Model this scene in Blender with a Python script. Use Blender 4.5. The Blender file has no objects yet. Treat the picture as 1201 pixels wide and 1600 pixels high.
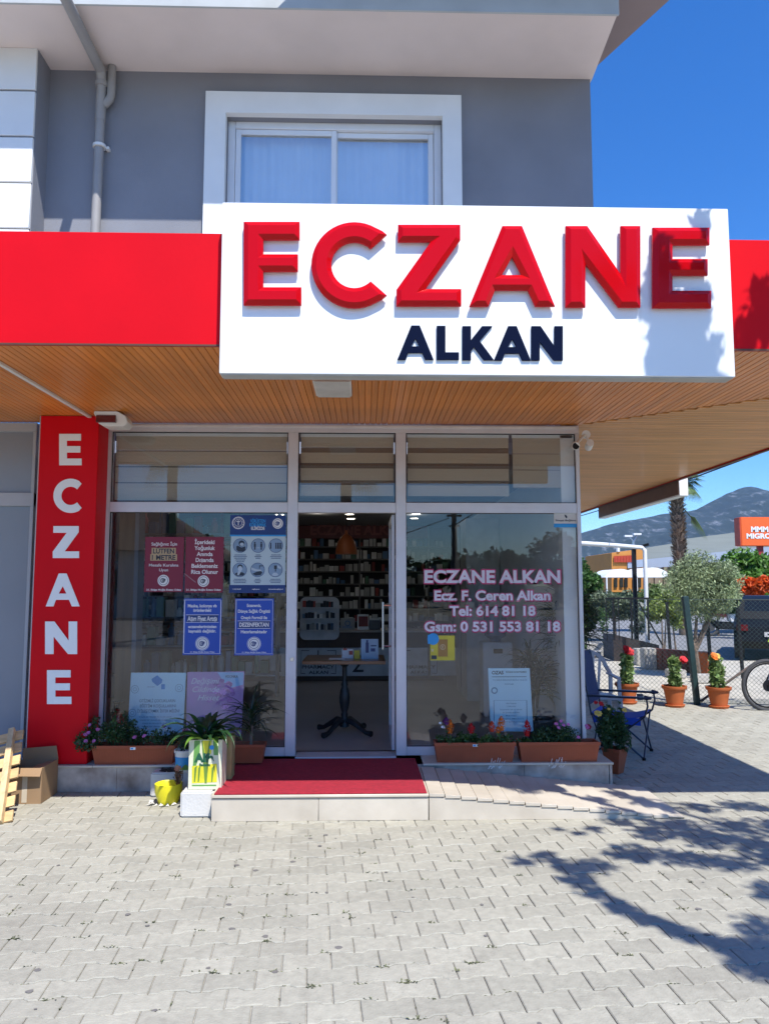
import bpy, bmesh, math, random
import numpy as np
from mathutils import Vector, Matrix, noise
random.seed(7); HAZE = .000085
PI = math.pi
S = bpy.context.scene
COL = S.collection
# ------------------------------------------------------------------ camera
PITCH, YAW, EYE = math.radians(5.5), math.radians(1.5), 1.7
cam_d = bpy.data.cameras.new('camera')
cam_d.sensor_fit = 'VERTICAL'; cam_d.sensor_height = 24; cam_d.lens = 18
cam_d.clip_end = 12000; cam_d.clip_start = 0.05
cam = bpy.data.objects.new('camera', cam_d); COL.objects.link(cam)
cam.location = (0, 0, EYE); cam.rotation_euler = (PI/2 + PITCH, 0, -YAW)
S.camera = cam
# ------------------------------------------------------------------ sky, sun, exposure
SUN = Vector((-.22, .59, -1)).normalized()
W = bpy.data.worlds.new("World"); S.world = W; W.use_nodes = True
nt = W.node_tree; nt.nodes.clear()
sky = nt.nodes.new('ShaderNodeTexSky'); sky.sky_type = 'NISHITA'; sky.sun_disc = False
sky.sun_elevation = math.asin(-SUN.z); sky.sun_rotation = math.atan2(-SUN.x, -SUN.y)
sky.altitude = 0; sky.air_density = 1.0; sky.dust_density = .25; sky.ozone_density = 2.5
hsv = nt.nodes.new('ShaderNodeHueSaturation'); hsv.inputs['Saturation'].default_value = 1.32
hsv.inputs['Value'].default_value = 1.0
nt.links.new(sky.outputs[0], hsv.inputs['Color'])
bg = nt.nodes.new('ShaderNodeBackground'); bg.inputs['Strength'].default_value = 0.132
tnt = nt.nodes.new('ShaderNodeMix'); tnt.data_type = 'RGBA'; tnt.blend_type = 'MULTIPLY'; tnt.inputs[0].default_value = 1
tnt.inputs[7].default_value = (.66, .87, 1.17, 1); nt.links.new(hsv.outputs[0], tnt.inputs[6]); nt.links.new(tnt.outputs[2], bg.inputs['Color'])
wo = nt.nodes.new('ShaderNodeOutputWorld'); nt.links.new(bg.outputs[0], wo.inputs[0])
sd = bpy.data.lights.new('sun', 'SUN'); sd.energy = 4.6; sd.angle = math.radians(.53); sd.color = (1, .965, .91)
so = bpy.data.objects.new('sun', sd); COL.objects.link(so)
so.rotation_euler = SUN.to_track_quat('-Z', 'Y').to_euler(); so.location = (3, -6, 12)
S.view_settings.view_transform = 'Standard'; S.view_settings.look = 'None'
S.view_settings.exposure = .55; S.view_settings.gamma = 1; S.view_settings.use_curve_mapping = False
S.cycles.max_bounces = 8; S.cycles.transparent_max_bounces = 16; S.cycles.diffuse_bounces = 4
S.cycles.caustics_reflective = False; S.cycles.caustics_refractive = False

# ------------------------------------------------------------------ helpers
def ray(px, py):      # a pixel of the photograph as a direction, used to measure positions on known planes
    x = (px-600.5)/1200; y = 1.; z = -(py-800)/1200
    y, z = y*math.cos(PITCH)-z*math.sin(PITCH), y*math.sin(PITCH)+z*math.cos(PITCH)
    return (x*math.cos(YAW)+y*math.sin(YAW), -x*math.sin(YAW)+y*math.cos(YAW), z)
def at(px, py, Y):
    r = ray(px, py); t = Y/r[1]; return Vector((r[0]*t, Y, EYE+r[2]*t))
def gz(px, py, Z=0.):
    r = ray(px, py); t = (Z-EYE)/r[2]; return Vector((r[0]*t, r[1]*t, Z))

MATS = {}
def M(name, c, r=.6, var=.12, sc=6, bump=0., bsc=60, metal=0., coat=0., rnd=0., c2=None, spec=.5, stretch=(1,1,1), trans=0.):
    if name in MATS: return MATS[name]
    m = bpy.data.materials.new(name); m.use_nodes = True; n = m.node_tree; L = n.links.new
    b = n.nodes['Principled BSDF']
    b.inputs['Roughness'].default_value = r; b.inputs['Metallic'].default_value = metal
    b.inputs['Coat Weight'].default_value = coat; b.inputs['Coat Roughness'].default_value = .08
    b.inputs['Specular IOR Level'].default_value = spec
    tc = n.nodes.new('ShaderNodeTexCoord'); mp = n.nodes.new('ShaderNodeMapping'); mp.inputs['Scale'].default_value = stretch
    L(tc.outputs['Object'], mp.inputs['Vector'])
    nz = n.nodes.new('ShaderNodeTexNoise'); nz.inputs['Scale'].default_value = sc; nz.inputs['Detail'].default_value = 6
    L(mp.outputs[0], nz.inputs['Vector'])
    mx = n.nodes.new('ShaderNodeMix'); mx.data_type = 'RGBA'
    a = tuple(max(0, v*(1-var)) for v in c); d = c2 if c2 else tuple(min(1, v*(1+var)) for v in c)
    mx.inputs[6].default_value = (*a, 1); mx.inputs[7].default_value = (*d, 1)
    mr = n.nodes.new('ShaderNodeMapRange'); mr.inputs[1].default_value = .3; mr.inputs[2].default_value = .7
    L(nz.outputs['Fac'], mr.inputs[0]); L(mr.outputs[0], mx.inputs[0])
    out = mx.outputs[2]
    if rnd:
        oi = n.nodes.new('ShaderNodeObjectInfo'); ge = n.nodes.new('ShaderNodeNewGeometry')
        ad = n.nodes.new('ShaderNodeMath'); ad.operation = 'ADD'; L(oi.outputs['Random'], ad.inputs[0]); L(ge.outputs['Random Per Island'], ad.inputs[1])
        fr = n.nodes.new('ShaderNodeMath'); fr.operation = 'FRACT'; L(ad.outputs[0], fr.inputs[0])
        m2 = n.nodes.new('ShaderNodeMapRange'); m2.inputs[3].default_value = 1-rnd; m2.inputs[4].default_value = 1+rnd; L(fr.outputs[0], m2.inputs[0])
        hs = n.nodes.new('ShaderNodeHueSaturation'); L(out, hs.inputs['Color']); L(m2.outputs[0], hs.inputs['Value'])
        out = hs.outputs[0]
    L(out, b.inputs['Base Color'])
    if bump:
        n2 = n.nodes.new('ShaderNodeTexNoise'); n2.inputs['Scale'].default_value = bsc; n2.inputs['Detail'].default_value = 4
        L(mp.outputs[0], n2.inputs['Vector'])
        bp = n.nodes.new('ShaderNodeBump'); bp.inputs['Strength'].default_value = bump; bp.inputs['Distance'].default_value = .01
        L(n2.outputs['Fac'], bp.inputs['Height']); L(bp.outputs[0], b.inputs['Normal'])
    if trans:   # thin leaves let some light through
        tl = n.nodes.new('ShaderNodeBsdfTranslucent'); L(out, tl.inputs['Color'])
        ms = n.nodes.new('ShaderNodeMixShader'); ms.inputs[0].default_value = trans
        L(b.outputs[0], ms.inputs[1]); L(tl.outputs[0], ms.inputs[2]); L(ms.outputs[0], n.nodes['Material Output'].inputs[0])
    MATS[name] = m; return m
def glass(name, ior=1.75, tint=(.93,.95,.96), rough=0.):
    m = bpy.data.materials.new(name); m.use_nodes = True; n = m.node_tree; n.nodes.clear(); L = n.links.new
    t = n.nodes.new('ShaderNodeBsdfTransparent'); t.inputs[0].default_value = (*tint, 1)
    g = n.nodes.new('ShaderNodeBsdfGlossy'); g.inputs['Roughness'].default_value = rough; g.inputs[0].default_value = (1,1,1,1)
    f = n.nodes.new('ShaderNodeFresnel'); f.inputs[0].default_value = ior
    ge = n.nodes.new('ShaderNodeNewGeometry'); iv = n.nodes.new('ShaderNodeMath'); iv.operation = 'SUBTRACT'; iv.inputs[0].default_value = 1
    L(ge.outputs['Backfacing'], iv.inputs[1])
    mu = n.nodes.new('ShaderNodeMath'); mu.operation = 'MULTIPLY'; L(f.outputs[0], mu.inputs[0]); L(iv.outputs[0], mu.inputs[1])
    x = n.nodes.new('ShaderNodeMixShader'); L(mu.outputs[0], x.inputs[0]); L(t.outputs[0], x.inputs[1]); L(g.outputs[0], x.inputs[2])
    o = n.nodes.new('ShaderNodeOutputMaterial'); L(x.outputs[0], o.inputs[0]); MATS[name] = m; return m
def emit(name, c, s):
    m = bpy.data.materials.new(name); m.use_nodes = True; b = m.node_tree.nodes['Principled BSDF']
    b.inputs['Base Color'].default_value = (*c, 1); b.inputs['Emission Color'].default_value = (*c, 1); b.inputs['Emission Strength'].default_value = s
    MATS[name] = m; return m

WL = {}
def thing(name, label, cat, loc=(0,0,0), group=None, kind=None):
    o = bpy.data.objects.new(name, None); COL.objects.link(o); o.empty_display_size = .1
    o.location = loc; WL[o.name] = Vector(loc)
    if kind: o['kind'] = kind
    else: o['label'] = label; o['category'] = cat
    if group: o['group'] = group
    return o
def tag(o, label, cat, group=None, kind=None):
    if label: o['label'] = label
    if cat: o['category'] = cat
    if group: o['group'] = group
    if kind: o['kind'] = kind
    return o
class MB:
    def __init__(s): s.v = []; s.f = []
    def poly(s, pts): i = len(s.v); s.v += [tuple(p) for p in pts]; s.f.append(tuple(range(i, i+len(pts))))
    def box(s, x0, x1, y0, y1, z0, z1):
        i = len(s.v)
        s.v += [(x, y, z) for z in (z0, z1) for x, y in ((x0,y0),(x1,y0),(x1,y1),(x0,y1))]
        s.f += [(i,i+3,i+2,i+1),(i+4,i+5,i+6,i+7),(i,i+1,i+5,i+4),(i+1,i+2,i+6,i+5),(i+2,i+3,i+7,i+6),(i+3,i,i+4,i+7)]; return s
    def prism(s, pts, d):       # polygon pts extruded by vector d
        n = len(pts); i = len(s.v); d = Vector(d)
        s.v += [tuple(p) for p in pts] + [tuple(Vector(p)+d) for p in pts]
        s.f.append(tuple(range(i+n-1, i-1, -1))); s.f.append(tuple(range(i+n, i+2*n)))
        for k in range(n): s.f.append((i+k, i+(k+1)%n, i+n+(k+1)%n, i+n+k))
        return s
    def bar(s, p, q, w, h=None, up=(0,0,1)):
        p = Vector(p); q = Vector(q); h = h or w; d = (q-p).normalized(); u = Vector(up)
        if abs(d.dot(u)) > .98: u = Vector((0,1,0))
        a = d.cross(u).normalized(); b = a.cross(d).normalized()
        pts = [p+a*sx*w/2+b*sy*h/2 for sx, sy in ((-1,-1),(1,-1),(1,1),(-1,1))]
        return s.prism(pts, q-p)
    def tube(s, pts, r, seg=8, caps=True, closed=False):
        pts = [Vector(p) for p in pts]; n = len(pts); rr = r if isinstance(r, (list, tuple)) else [r]*n
        base = len(s.v); pa = None
        for k, p in enumerate(pts):
            if closed: d = (pts[(k+1)%n]-pts[k-1]).normalized()
            else: d = (pts[min(k+1,n-1)]-pts[max(k-1,0)]).normalized()
            if pa is None: u = Vector((0,0,1)) if abs(d.z) < .9 else Vector((0,1,0)); a = d.cross(u).normalized()
            else: a = (pa-d*pa.dot(d)).normalized()
            pa = a; b = a.cross(d)
            for j in range(seg):
                t = 2*PI*j/seg; s.v.append(tuple(p+(a*math.cos(t)+b*math.sin(t))*rr[k]))
        for k in range(n if closed else n-1):
            for j in range(seg):
                x = base+k*seg; y = base+((k+1)%n)*seg
                s.f.append((x+j, y+j, y+(j+1)%seg, x+(j+1)%seg))
        if caps and not closed:
            s.f.append(tuple(base+j for j in range(seg))); s.f.append(tuple(base+(n-1)*seg+j for j in range(seg-1,-1,-1)))
        return s
    def lathe(s, prof, c=(0,0,0), seg=20, sx=1, sy=1):      # prof: (r, z)
        base = len(s.v); c = Vector(c)
        for r, z in prof:
            for j in range(seg):
                t = 2*PI*j/seg; s.v.append((c.x+r*math.cos(t)*sx, c.y+r*math.sin(t)*sy, c.z+z))
        for k in range(len(prof)-1):
            for j in range(seg):
                x = base+k*seg; y = x+seg
                s.f.append((x+j, x+(j+1)%seg, y+(j+1)%seg, y+j))
        if prof[0][0] > 1e-4: s.f.append(tuple(base+j for j in range(seg-1,-1,-1)))
        if prof[-1][0] > 1e-4: s.f.append(tuple(base+(len(prof)-1)*seg+j for j in range(seg)))
        return s
    def ribbon(s, pts, w, side, fold=.0):       # a leaf blade with a keel
        i = len(s.v); n = len(pts); side = Vector(side).normalized()
        for k, p in enumerate(pts):
            p = Vector(p); ww = w[k] if isinstance(w, (list,tuple)) else w
            s.v += [tuple(p-side*ww/2+Vector((0,0,fold*ww))), tuple(p), tuple(p+side*ww/2+Vector((0,0,fold*ww)))]
        for k in range(n-1):
            a = i+3*k; s.f += [(a,a+1,a+4,a+3),(a+1,a+2,a+5,a+4)]
        return s
    def strap(s, base, az, L, w, up=1.2, droop=1.6, seg=8):
        p = Vector(base); h = Vector((math.cos(az), math.sin(az), 0)); side = Vector((-math.sin(az), math.cos(az), 0))
        ang = up; pts = []; ws = []
        for k in range(seg+1):
            t = k/seg; pts.append(p.copy()); ws.append(w*(.6+.6*math.sin(PI*min(1,t*1.1))) * (1-t**3)+.001)
            p = p+(h*math.cos(ang)+Vector((0,0,1))*math.sin(ang))*L/seg; ang -= droop/seg*(.5+t)
        return s.ribbon(pts, ws, side, .25)
    def mesh(s, me, fn):
        i = len(s.v); s.v += [tuple(fn(v.co)) for v in me.vertices]; s.f += [tuple(i+k for k in p.vertices) for p in me.polygons]
        return s
    def build(s, name, mat, parent=None, bev=0., smooth=False, loc=None, fixn=True, ang=40):
        if parent is not None: org = WL[parent.name]
        elif loc is not None: org = Vector(loc)
        else:
            a = np.array(s.v); org = Vector((float(a[:,0].min()+a[:,0].max())/2, float(a[:,1].min()+a[:,1].max())/2, float(a[:,2].min())))
        me = bpy.data.meshes.new(name); me.from_pydata([tuple(Vector(v)-org) for v in s.v], [], s.f)
        if fixn or bev:
            bm = bmesh.new(); bm.from_mesh(me)
            if fixn: bmesh.ops.recalc_face_normals(bm, faces=bm.faces)
            if bev:
                es = [e for e in bm.edges if len(e.link_faces) == 2 and e.calc_face_angle(0) > .5]
                bmesh.ops.bevel(bm, geom=es, offset=bev, segments=2 if bev > .004 else 1, affect='EDGES', clamp_overlap=True)
            bm.to_mesh(me); bm.free()
        if smooth or bev:
            me.polygons.foreach_set('use_smooth', [True]*len(me.polygons)); me.set_sharp_from_angle(angle=math.radians(ang))
        if isinstance(mat, (list, tuple)):
            for q in mat: me.materials.append(q)
        else: me.materials.append(mat)
        o = bpy.data.objects.new(name, me); COL.objects.link(o)
        if parent is not None: o.parent = parent; WL[o.name] = org
        else: o.location = org; WL[o.name] = org
        return o
def copy_tree(o, parent=None):
    c = o.copy(); COL.objects.link(c)
    if parent is not None: c.parent = parent
    for ch in list(o.children): copy_tree(ch, c)
    return c
def leaves(name, clumps, mat, parent=None, size=.05, ratio=.45, seed=1, loc=None, shell=.45):
    rg = np.random.default_rng(seed); P = []
    for cx, cy, cz, rx, ry, rz, n in clumps:
        d = rg.normal(size=(n,3)); d /= np.linalg.norm(d, axis=1)[:,None]; r = rg.random(n)**shell
        P.append(d*r[:,None]*np.array([rx,ry,rz])+np.array([cx,cy,cz]))
    P = np.concatenate(P); n = len(P)
    u = rg.normal(size=(n,3)); u /= np.linalg.norm(u, axis=1)[:,None]
    w = np.cross(u, rg.normal(size=(n,3))); w /= np.linalg.norm(w, axis=1)[:,None]
    nn = np.cross(u, w)
    L = size*(.6+.8*rg.random(n))[:,None]
    V = np.empty((n,4,3)); V[:,0] = P-u*L/2; V[:,1] = P+w*L*ratio/2+nn*L*.08; V[:,2] = P+u*L/2; V[:,3] = P-w*L*ratio/2+nn*L*.08
    org = WL[parent.name] if parent is not None else Vector(loc or (0,0,0))
    V = V.reshape(-1,3)-np.array(org)
    me = bpy.data.meshes.new(name); me.vertices.add(4*n); me.vertices.foreach_set('co', V.astype(np.float32).ravel())
    me.loops.add(4*n); me.loops.foreach_set('vertex_index', np.arange(4*n, dtype=np.int32))
    me.polygons.add(n); me.polygons.foreach_set('loop_start', np.arange(0, 4*n, 4, dtype=np.int32))
    me.update(calc_edges=True); me.validate(); me.materials.append(mat)
    o = bpy.data.objects.new(name, me); COL.objects.link(o)
    if parent is not None: o.parent = parent
    else: o.location = org
    WL[o.name] = org; return o
_cap = {}
def glyphs(s, bold=0., shear=0.):
    c = bpy.data.curves.new('writing', 'FONT'); c.body = s; c.offset = bold; c.shear = shear; c.align_x = 'CENTER'
    c.resolution_u = 4
    o = bpy.data.objects.new('writing', c); me = bpy.data.meshes.new_from_object(o); bpy.data.objects.remove(o)
    return me
_h = [v.co.y for v in glyphs('H').vertices]; CAPH = max(_h)
def write(mb, s, cx, cy, cap, Y, w=None, bold=.012, shear=0., left=False):   # centred at a measured spot on the plane y=Y; sizes in photo pixels
    me = glyphs(s, bold, shear); xs = [v.co.x for v in me.vertices]
    if not xs: return
    C = at(cx, cy, Y); e = at(cx+1, cy, Y).x-C.x; k = cap*e/CAPH; kx = k if w is None else w*e/(max(xs)-min(xs))
    mid = (max(xs)+min(xs))/2 if not left else min(xs)
    mb.mesh(me, lambda c: (C.x+(c.x-mid)*kx, Y, C.z+(c.y-CAPH/2)*k)); bpy.data.meshes.remove(me)
def ring(mb, cx, cy, r0, r1, Y, seg=24):     # flat ring of photo-pixel radii
    C = at(cx, cy, Y); e = at(cx+1, cy, Y).x-C.x; i = len(mb.v)
    for r in (r0, r1):
        for j in range(seg): t = 2*PI*j/seg; mb.v.append((C.x+r*e*math.cos(t), Y, C.z+r*e*math.sin(t)))
    for j in range(seg): mb.f.append((i+j, i+seg+j, i+seg+(j+1)%seg, i+(j+1)%seg))
def disc(mb, cx, cy, r, Y, seg=24, sy=1):
    C = at(cx, cy, Y); e = at(cx+1, cy, Y).x-C.x
    mb.poly([(C.x+r*e*math.cos(2*PI*j/seg), Y, C.z+r*e*sy*math.sin(2*PI*j/seg)) for j in range(seg)][::-1])
def rect(mb, x0, y0, x1, y1, Y, t=.0008):
    a = at(x0, y1, Y); b = at(x1, y0, Y); mb.box(min(a.x,b.x), max(a.x,b.x), Y, Y+t, a.z, b.z)
def flatshape(pts, Y, hole=None, ext=.01, bev=0., ds=1.):   # letter polygon in photo pixels -> bevelled solid
    c = bpy.data.curves.new('shape', 'CURVE'); c.dimensions = '2D'; c.fill_mode = 'BOTH'
    for P in [pts]+([hole] if hole else []):
        Ym = Y-(ext+bev)*ds; P = [at(x, y, Ym) for x, y in P]
        sp = c.splines.new('POLY'); sp.points.add(len(P)-1)
        for q, p in zip(sp.points, P): q.co = (p.x, p.z, 0, 1)
        sp.use_cyclic_u = True
    c.extrude = ext; c.bevel_depth = bev; c.bevel_resolution = 0; c.offset = -bev
    o = bpy.data.objects.new('shape', c); me = bpy.data.meshes.new_from_object(o); bpy.data.objects.remove(o)
    mb = MB(); mb.mesh(me, lambda v: (v.x, Y-(v.z+ext+bev)*ds, v.y)); return mb
# ------------------------------------------------------------------ materials
PAVE = M('paving concrete', (.345,.332,.272), .85, .10, 26, .35, 90, rnd=.085)
def worn(m, dark=(.20,.185,.155)):      # stains and dust that run across neighbouring blocks
    n = m.node_tree; L = n.links.new; g = n.nodes.new('ShaderNodeNewGeometry')
    for lk in list(n.links):
        if lk.to_node.type == 'MAPPING': n.links.remove(lk)
    for q in n.nodes:
        if q.type == 'MAPPING': L(g.outputs['Position'], q.inputs[0])
    b = n.nodes['Principled BSDF']; src = b.inputs['Base Color'].links[0].from_socket
    for sc, lo, hi, amt, col in ((.9, .50, .72, .42, dark), (5.5, .56, .70, .38, dark), (70, .62, .70, .45, (.12,.11,.09)), (2.2, .55, .75, .35, (.52,.50,.42))):
        z = n.nodes.new('ShaderNodeTexNoise'); z.inputs['Scale'].default_value = sc; z.inputs['Detail'].default_value = 8; z.inputs['Roughness'].default_value = .65; L(g.outputs['Position'], z.inputs['Vector'])
        r = n.nodes.new('ShaderNodeMapRange'); r.inputs[1].default_value = lo; r.inputs[2].default_value = hi; r.inputs[4].default_value = amt; L(z.outputs['Fac'], r.inputs[0])
        x = n.nodes.new('ShaderNodeMix'); x.data_type = 'RGBA'; x.inputs[7].default_value = (*col, 1); L(r.outputs[0], x.inputs[0]); L(src, x.inputs[6]); src = x.outputs[2]
    L(src, b.inputs['Base Color'])
worn(PAVE)
SAND = M('joint sand', (.34,.32,.28), .95, .3, 40, .3, 200)
ASPH = M('road asphalt', (.21,.21,.21), .9, .15, 3, .3, 80)
YARD = M('dusty yard', (.44,.41,.34), .95, .15, 2, .3, 30)
WALLG = M('grey wall plaster', (.232,.236,.262), .85, .10, 1.3, .35, 160)
WHITEP = M('white plaster', (.78,.78,.76), .7, .04, 3, .08, 80)
SOFP = M('eave plaster', (.72,.62,.57), .8, .05, 2, .1, 60)
REDM = M('red sheet', (.66,.004,.011), .42, .07, 1.2, spec=.12)
REDL = M('red acrylic', (.52,.0012,.004), .16, .02, 2, spec=.22)
WHITES = M('white sign sheet', (.83,.85,.85), .35, .02, 2)
NAVY = M('navy acrylic', (.002,.006,.026), .6, .05, 4, spec=.05)
ALU = M('aluminium frame', (.62,.62,.645), .38, .05, 6, metal=.2)
PVC = M('white pvc', (.75,.76,.78), .35, .03, 5)
WOOD = M('varnished board', (.68,.24,.044), .36, .2, 3, .05, 60, rnd=.10, stretch=(9,.5,9), coat=.1)
WOODX = M('varnished bounce lit board across', (.62,.31,.11), .45, .2, 3, .05, 60, rnd=.12, stretch=(.5,9,9), coat=.05)  # paler than the front boards: bounce from the sunlit ground put into the colour
GLASS = glass('shop glass', 1.72)
GLASSU = glass('upstairs glass', 3.2)
GLASSN = glass('neighbour glass', 1.9, (.75,.8,.85))
BLACK = M('black plastic', (.012,.012,.014), .5, .1, 5, spec=.2)
WHT = M('white plastic', (.72,.72,.70), .4, .04, 6)
DARKR = M('dark red lens', (.10,.004,.008), .1, .05, 5, coat=.6)
MARB = M('pale marble', (.52,.46,.365), .45, .10, 3, .05, 60, c2=(.62,.56,.46))
MARG = M('grey marble', (.30,.225,.175), .5, .35, 5.5, .05, 60, c2=(.56,.49,.42))
CARP = M('red carpet', (.42,.016,.035), .95, .15, 30, .9, 350)
TERR = M('terracotta plastic', (.34,.085,.038), .6, .10, 5, spec=.3)
TERRO = M('orange terracotta', (.44,.115,.035), .6, .12, 5, spec=.25)
SOIL = M('soil', (.05,.035,.025), .95, .4, 30, .8, 80)
LEAFD = M('dark green leaf', (.035,.085,.025), .5, .3, 5, rnd=.35, trans=.25)
LEAFM = M('green leaf', (.07,.15,.035), .5, .3, 5, rnd=.35, trans=.3)
LEAFY = M('yellow green leaf', (.23,.30,.07), .5, .3, 5, rnd=.35, trans=.3)
LEAFO = M('olive leaf', (.16,.20,.12), .6, .3, 5, rnd=.35, trans=.25)
BARK = M('bark', (.16,.12,.09), .9, .3, 12, .8, 50)
FLRED = M('red petal', (.55,.015,.02), .6, .2, 20, rnd=.2, trans=.2)
FLORA = M('orange petal', (.75,.20,.02), .6, .2, 20, rnd=.2, trans=.2)
FLYEL = M('yellow petal', (.75,.55,.12), .6, .2, 20, rnd=.2, trans=.2)
FLPNK = M('pink petal', (.60,.18,.42), .6, .2, 20, rnd=.2, trans=.2)
INK = M('white print', (.75,.75,.75), .5, .02)
DINK = M('dark print', (.02,.03,.05), .5, .02)
STEEL = M('brushed steel', (.6,.6,.6), .25, .05, 5, metal=1)
# ------------------------------------------------------------------ ground
g = MB(); g.box(-3000, 5000, -3000, 6000, -.3, -.12); g.build('ground', M('dry ground', (.25,.24,.18), .95, .25, .02, .2, 3), loc=(0,0,-.3))['kind'] = 'structure'
PX0, PX1, PY0, PY1 = -8, 9, -7, 11.7
pv = MB(); pv.box(PX0, PX1, PY0, PY1, -.1, -.009); pave = pv.build('pavement', SAND, loc=(0,0,0)); pave['kind'] = 'structure'
TH = math.radians(4); LX, LY, AMP = .22, .142, .0098
def paver_pts(g, c=0):
    hx, hy = LX/2-g, LY/2-g; a = AMP
    top = [(-hx, hy+a), (-.31*LX, hy+a), (-.19*LX, hy-a), (.19*LX, hy-a), (.31*LX, hy+a), (hx, hy+a)]
    return top + [(x, -y) for x, y in reversed(top)]
def paver_mb():
    m = MB(); A = paver_pts(.0021); B = paver_pts(.0062); n = 12
    m.v = [(x, y, -.03) for x, y in A]+[(x, y, -.004) for x, y in A]+[(x, y, 0) for x, y in B]
    for k in range(n):
        j = (k+1) % n; m.f += [(k, j, n+j, n+k), (n+k, n+j, 2*n+j, 2*n+k)]
    m.f.append(tuple(range(2*n, 3*n)))
    return m
pm = paver_mb()
first = pm.build('paving_block', PAVE, pave)
pme = first.data
spots = []
for r in range(-60, 110):
    for c in range(-60, 60):
        u = (c+(.5 if r % 2 else 0))*LX; v = r*LY
        x = u*math.cos(TH)-v*math.sin(TH); y = u*math.sin(TH)+v*math.cos(TH)
        if not (-5.2 < x < 8.2 and 1.0 < y < 11.55): continue
        if y > 6.75 and x < 2.15: continue
        if -1.0 < x < .5 and 5.9 < y: continue
        spots.append((x, y))
def inview(x, y):
    d = y*math.cos(YAW)+x*math.sin(YAW); s = x*math.cos(YAW)-y*math.sin(YAW)
    dd = d*math.cos(PITCH)-1.7*math.sin(PITCH); zz = -1.7*math.cos(PITCH)-d*math.sin(PITCH)
    return dd > .5 and abs(s/dd) < .52 and zz/dd > -.68
spots.sort(key=lambda p: (0 if inview(*p) else 1, math.hypot(*p)))
random.seed(3)
near, rest = spots[:298], spots[298:]
for i, (x, y) in enumerate(near):
    o = first if i == 0 else first.copy()
    if i: COL.objects.link(o)
    o.location = (x, y, random.uniform(-.0022, .0012)); o.rotation_euler = (random.uniform(-.006,.006), random.uniform(-.006,.006), TH+random.uniform(-.006,.006))
rm = MB(); V0 = np.array(pm.v); ct, st = math.cos(TH), math.sin(TH)
for x, y in rest:
    i = len(rm.v); z = random.uniform(-.0022,.0012); tx, ty = random.uniform(-.006,.006), random.uniform(-.006,.006)
    for a, b, c in pm.v: rm.v.append((x+a*ct-b*st, y+a*st+b*ct, c+z+a*tx+b*ty))
    rm.f += [tuple(i+k for k in f) for f in pm.f]
ro = rm.build('farther_paving_blocks', PAVE, pave, fixn=False); ro['kind'] = 'stuff'
# small weeds and dirt in the joints
rg = random.Random(5); wm = MB(); dm = MB()
cand = [p for p in near if p[1] < 5.4]; cand = [p for p in cand if p[0] < .6]*2+cand
for _ in range(230):
    x, y = rg.choice(cand)
    e = rg.choice([0,0,0,1])
    lx = rg.uniform(-.1,.1) if e == 0 else -LX/2; ly = (LY/2+(AMP if abs(lx) > .05 else -AMP)) if e == 0 else rg.uniform(-.05,.05)
    wx = x+lx*ct-ly*st; wy = y+lx*st+ly*ct; big = rg.random() < .45
    for k in range(rg.randint(8, 24) if big else rg.randint(3,7)):
        px = wx+rg.gauss(0, .018 if big else .008); py = wy+rg.gauss(0,.004)
        wm.strap((px, py, -.006), rg.uniform(0, 2*PI), rg.uniform(.008,.022)*(1.1 if big else .6), .006, rg.uniform(.1,.9), 1.2, 3)
w = wm.build('joint_weeds', M('dusty weed', (.10,.11,.055), .8, .4, 40, rnd=.5), fixn=False); tag(w, 'small green weeds growing in the paving joints', 'weeds', kind='stuff')
for _ in range(46):
    x, y = rg.choice(cand); wx = x+rg.uniform(-.1,.1); wy = y+rg.uniform(-.07,.07); r = rg.choice([.006,.008,.012,.018]); n = 7
    dm.poly([(wx+r*(.6+.6*rg.random())*math.cos(2*PI*j/n), wy+r*(.6+.6*rg.random())*math.sin(2*PI*j/n), .0016) for j in range(n)])
dm.build('gum_spots', M('old gum', (.16,.15,.14), .8), pave, fixn=False)['kind'] = 'stuff'
yd = MB(); yd.box(1.9, 14, 11.7, 17.6, -.1, -.004); yd.build('yard', YARD)['kind'] = 'structure'
rd = MB(); rd.poly([(-40, 17.6, -.02), (60, 17.6, -.02), (60, 48, -.02), (-40, 48, -.02)]); rd.build('street', ASPH)['kind'] = 'structure'
rd = MB(); rd.poly([(-60, -30, -.02), (60, -30, -.02), (60, -7, -.02), (-60, -7, -.02)]); rd.build('road', ASPH)['kind'] = 'structure'
kb = MB(); kb.box(-60, 60, -7.25, -7.0, -.1, .0); kb.box(-60, PX0, -7, -6.9, -.1, -.01); kb.build('kerb', MARB)['kind'] = 'structure'

# ------------------------------------------------------------------ pharmacy building
FY = 6.92; SZ = 3.18; UY = 6.5; XR = 1.97
B = thing('pharmacy_building', 'grey two storey corner building with red canopy band and wood soffit over shopfront', 'building', (0, 7, 0))
m = MB()
m.box(XR-.16, XR, FY+.06, 15.5, .2, 3.3)     # right side wall of the shop
m.box(-5.2, -5.0, FY+.06, 15.5, .2, 3.3); m.box(-5.2, XR, 15.5, 15.7, 0, 3.3)
m.build('shop_wall', M('inner white wall', (.78,.78,.76), .7, .05, 2), B)
MB().box(-5.2, XR-.0, 6.66, 15.6, .0, .2).build('floor_slab', M('interior floor', (.42,.385,.35), .35, .12, 1.2), B)
MB().box(-5.0, XR-.16, FY+.6, 15.5, 2.85, 3.0).box(-5.0, XR-.16, FY+.1, FY+.6, 3.12, 3.17).build('shop_ceiling', M('ceiling', (.35,.35,.35), .8), B)
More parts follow.
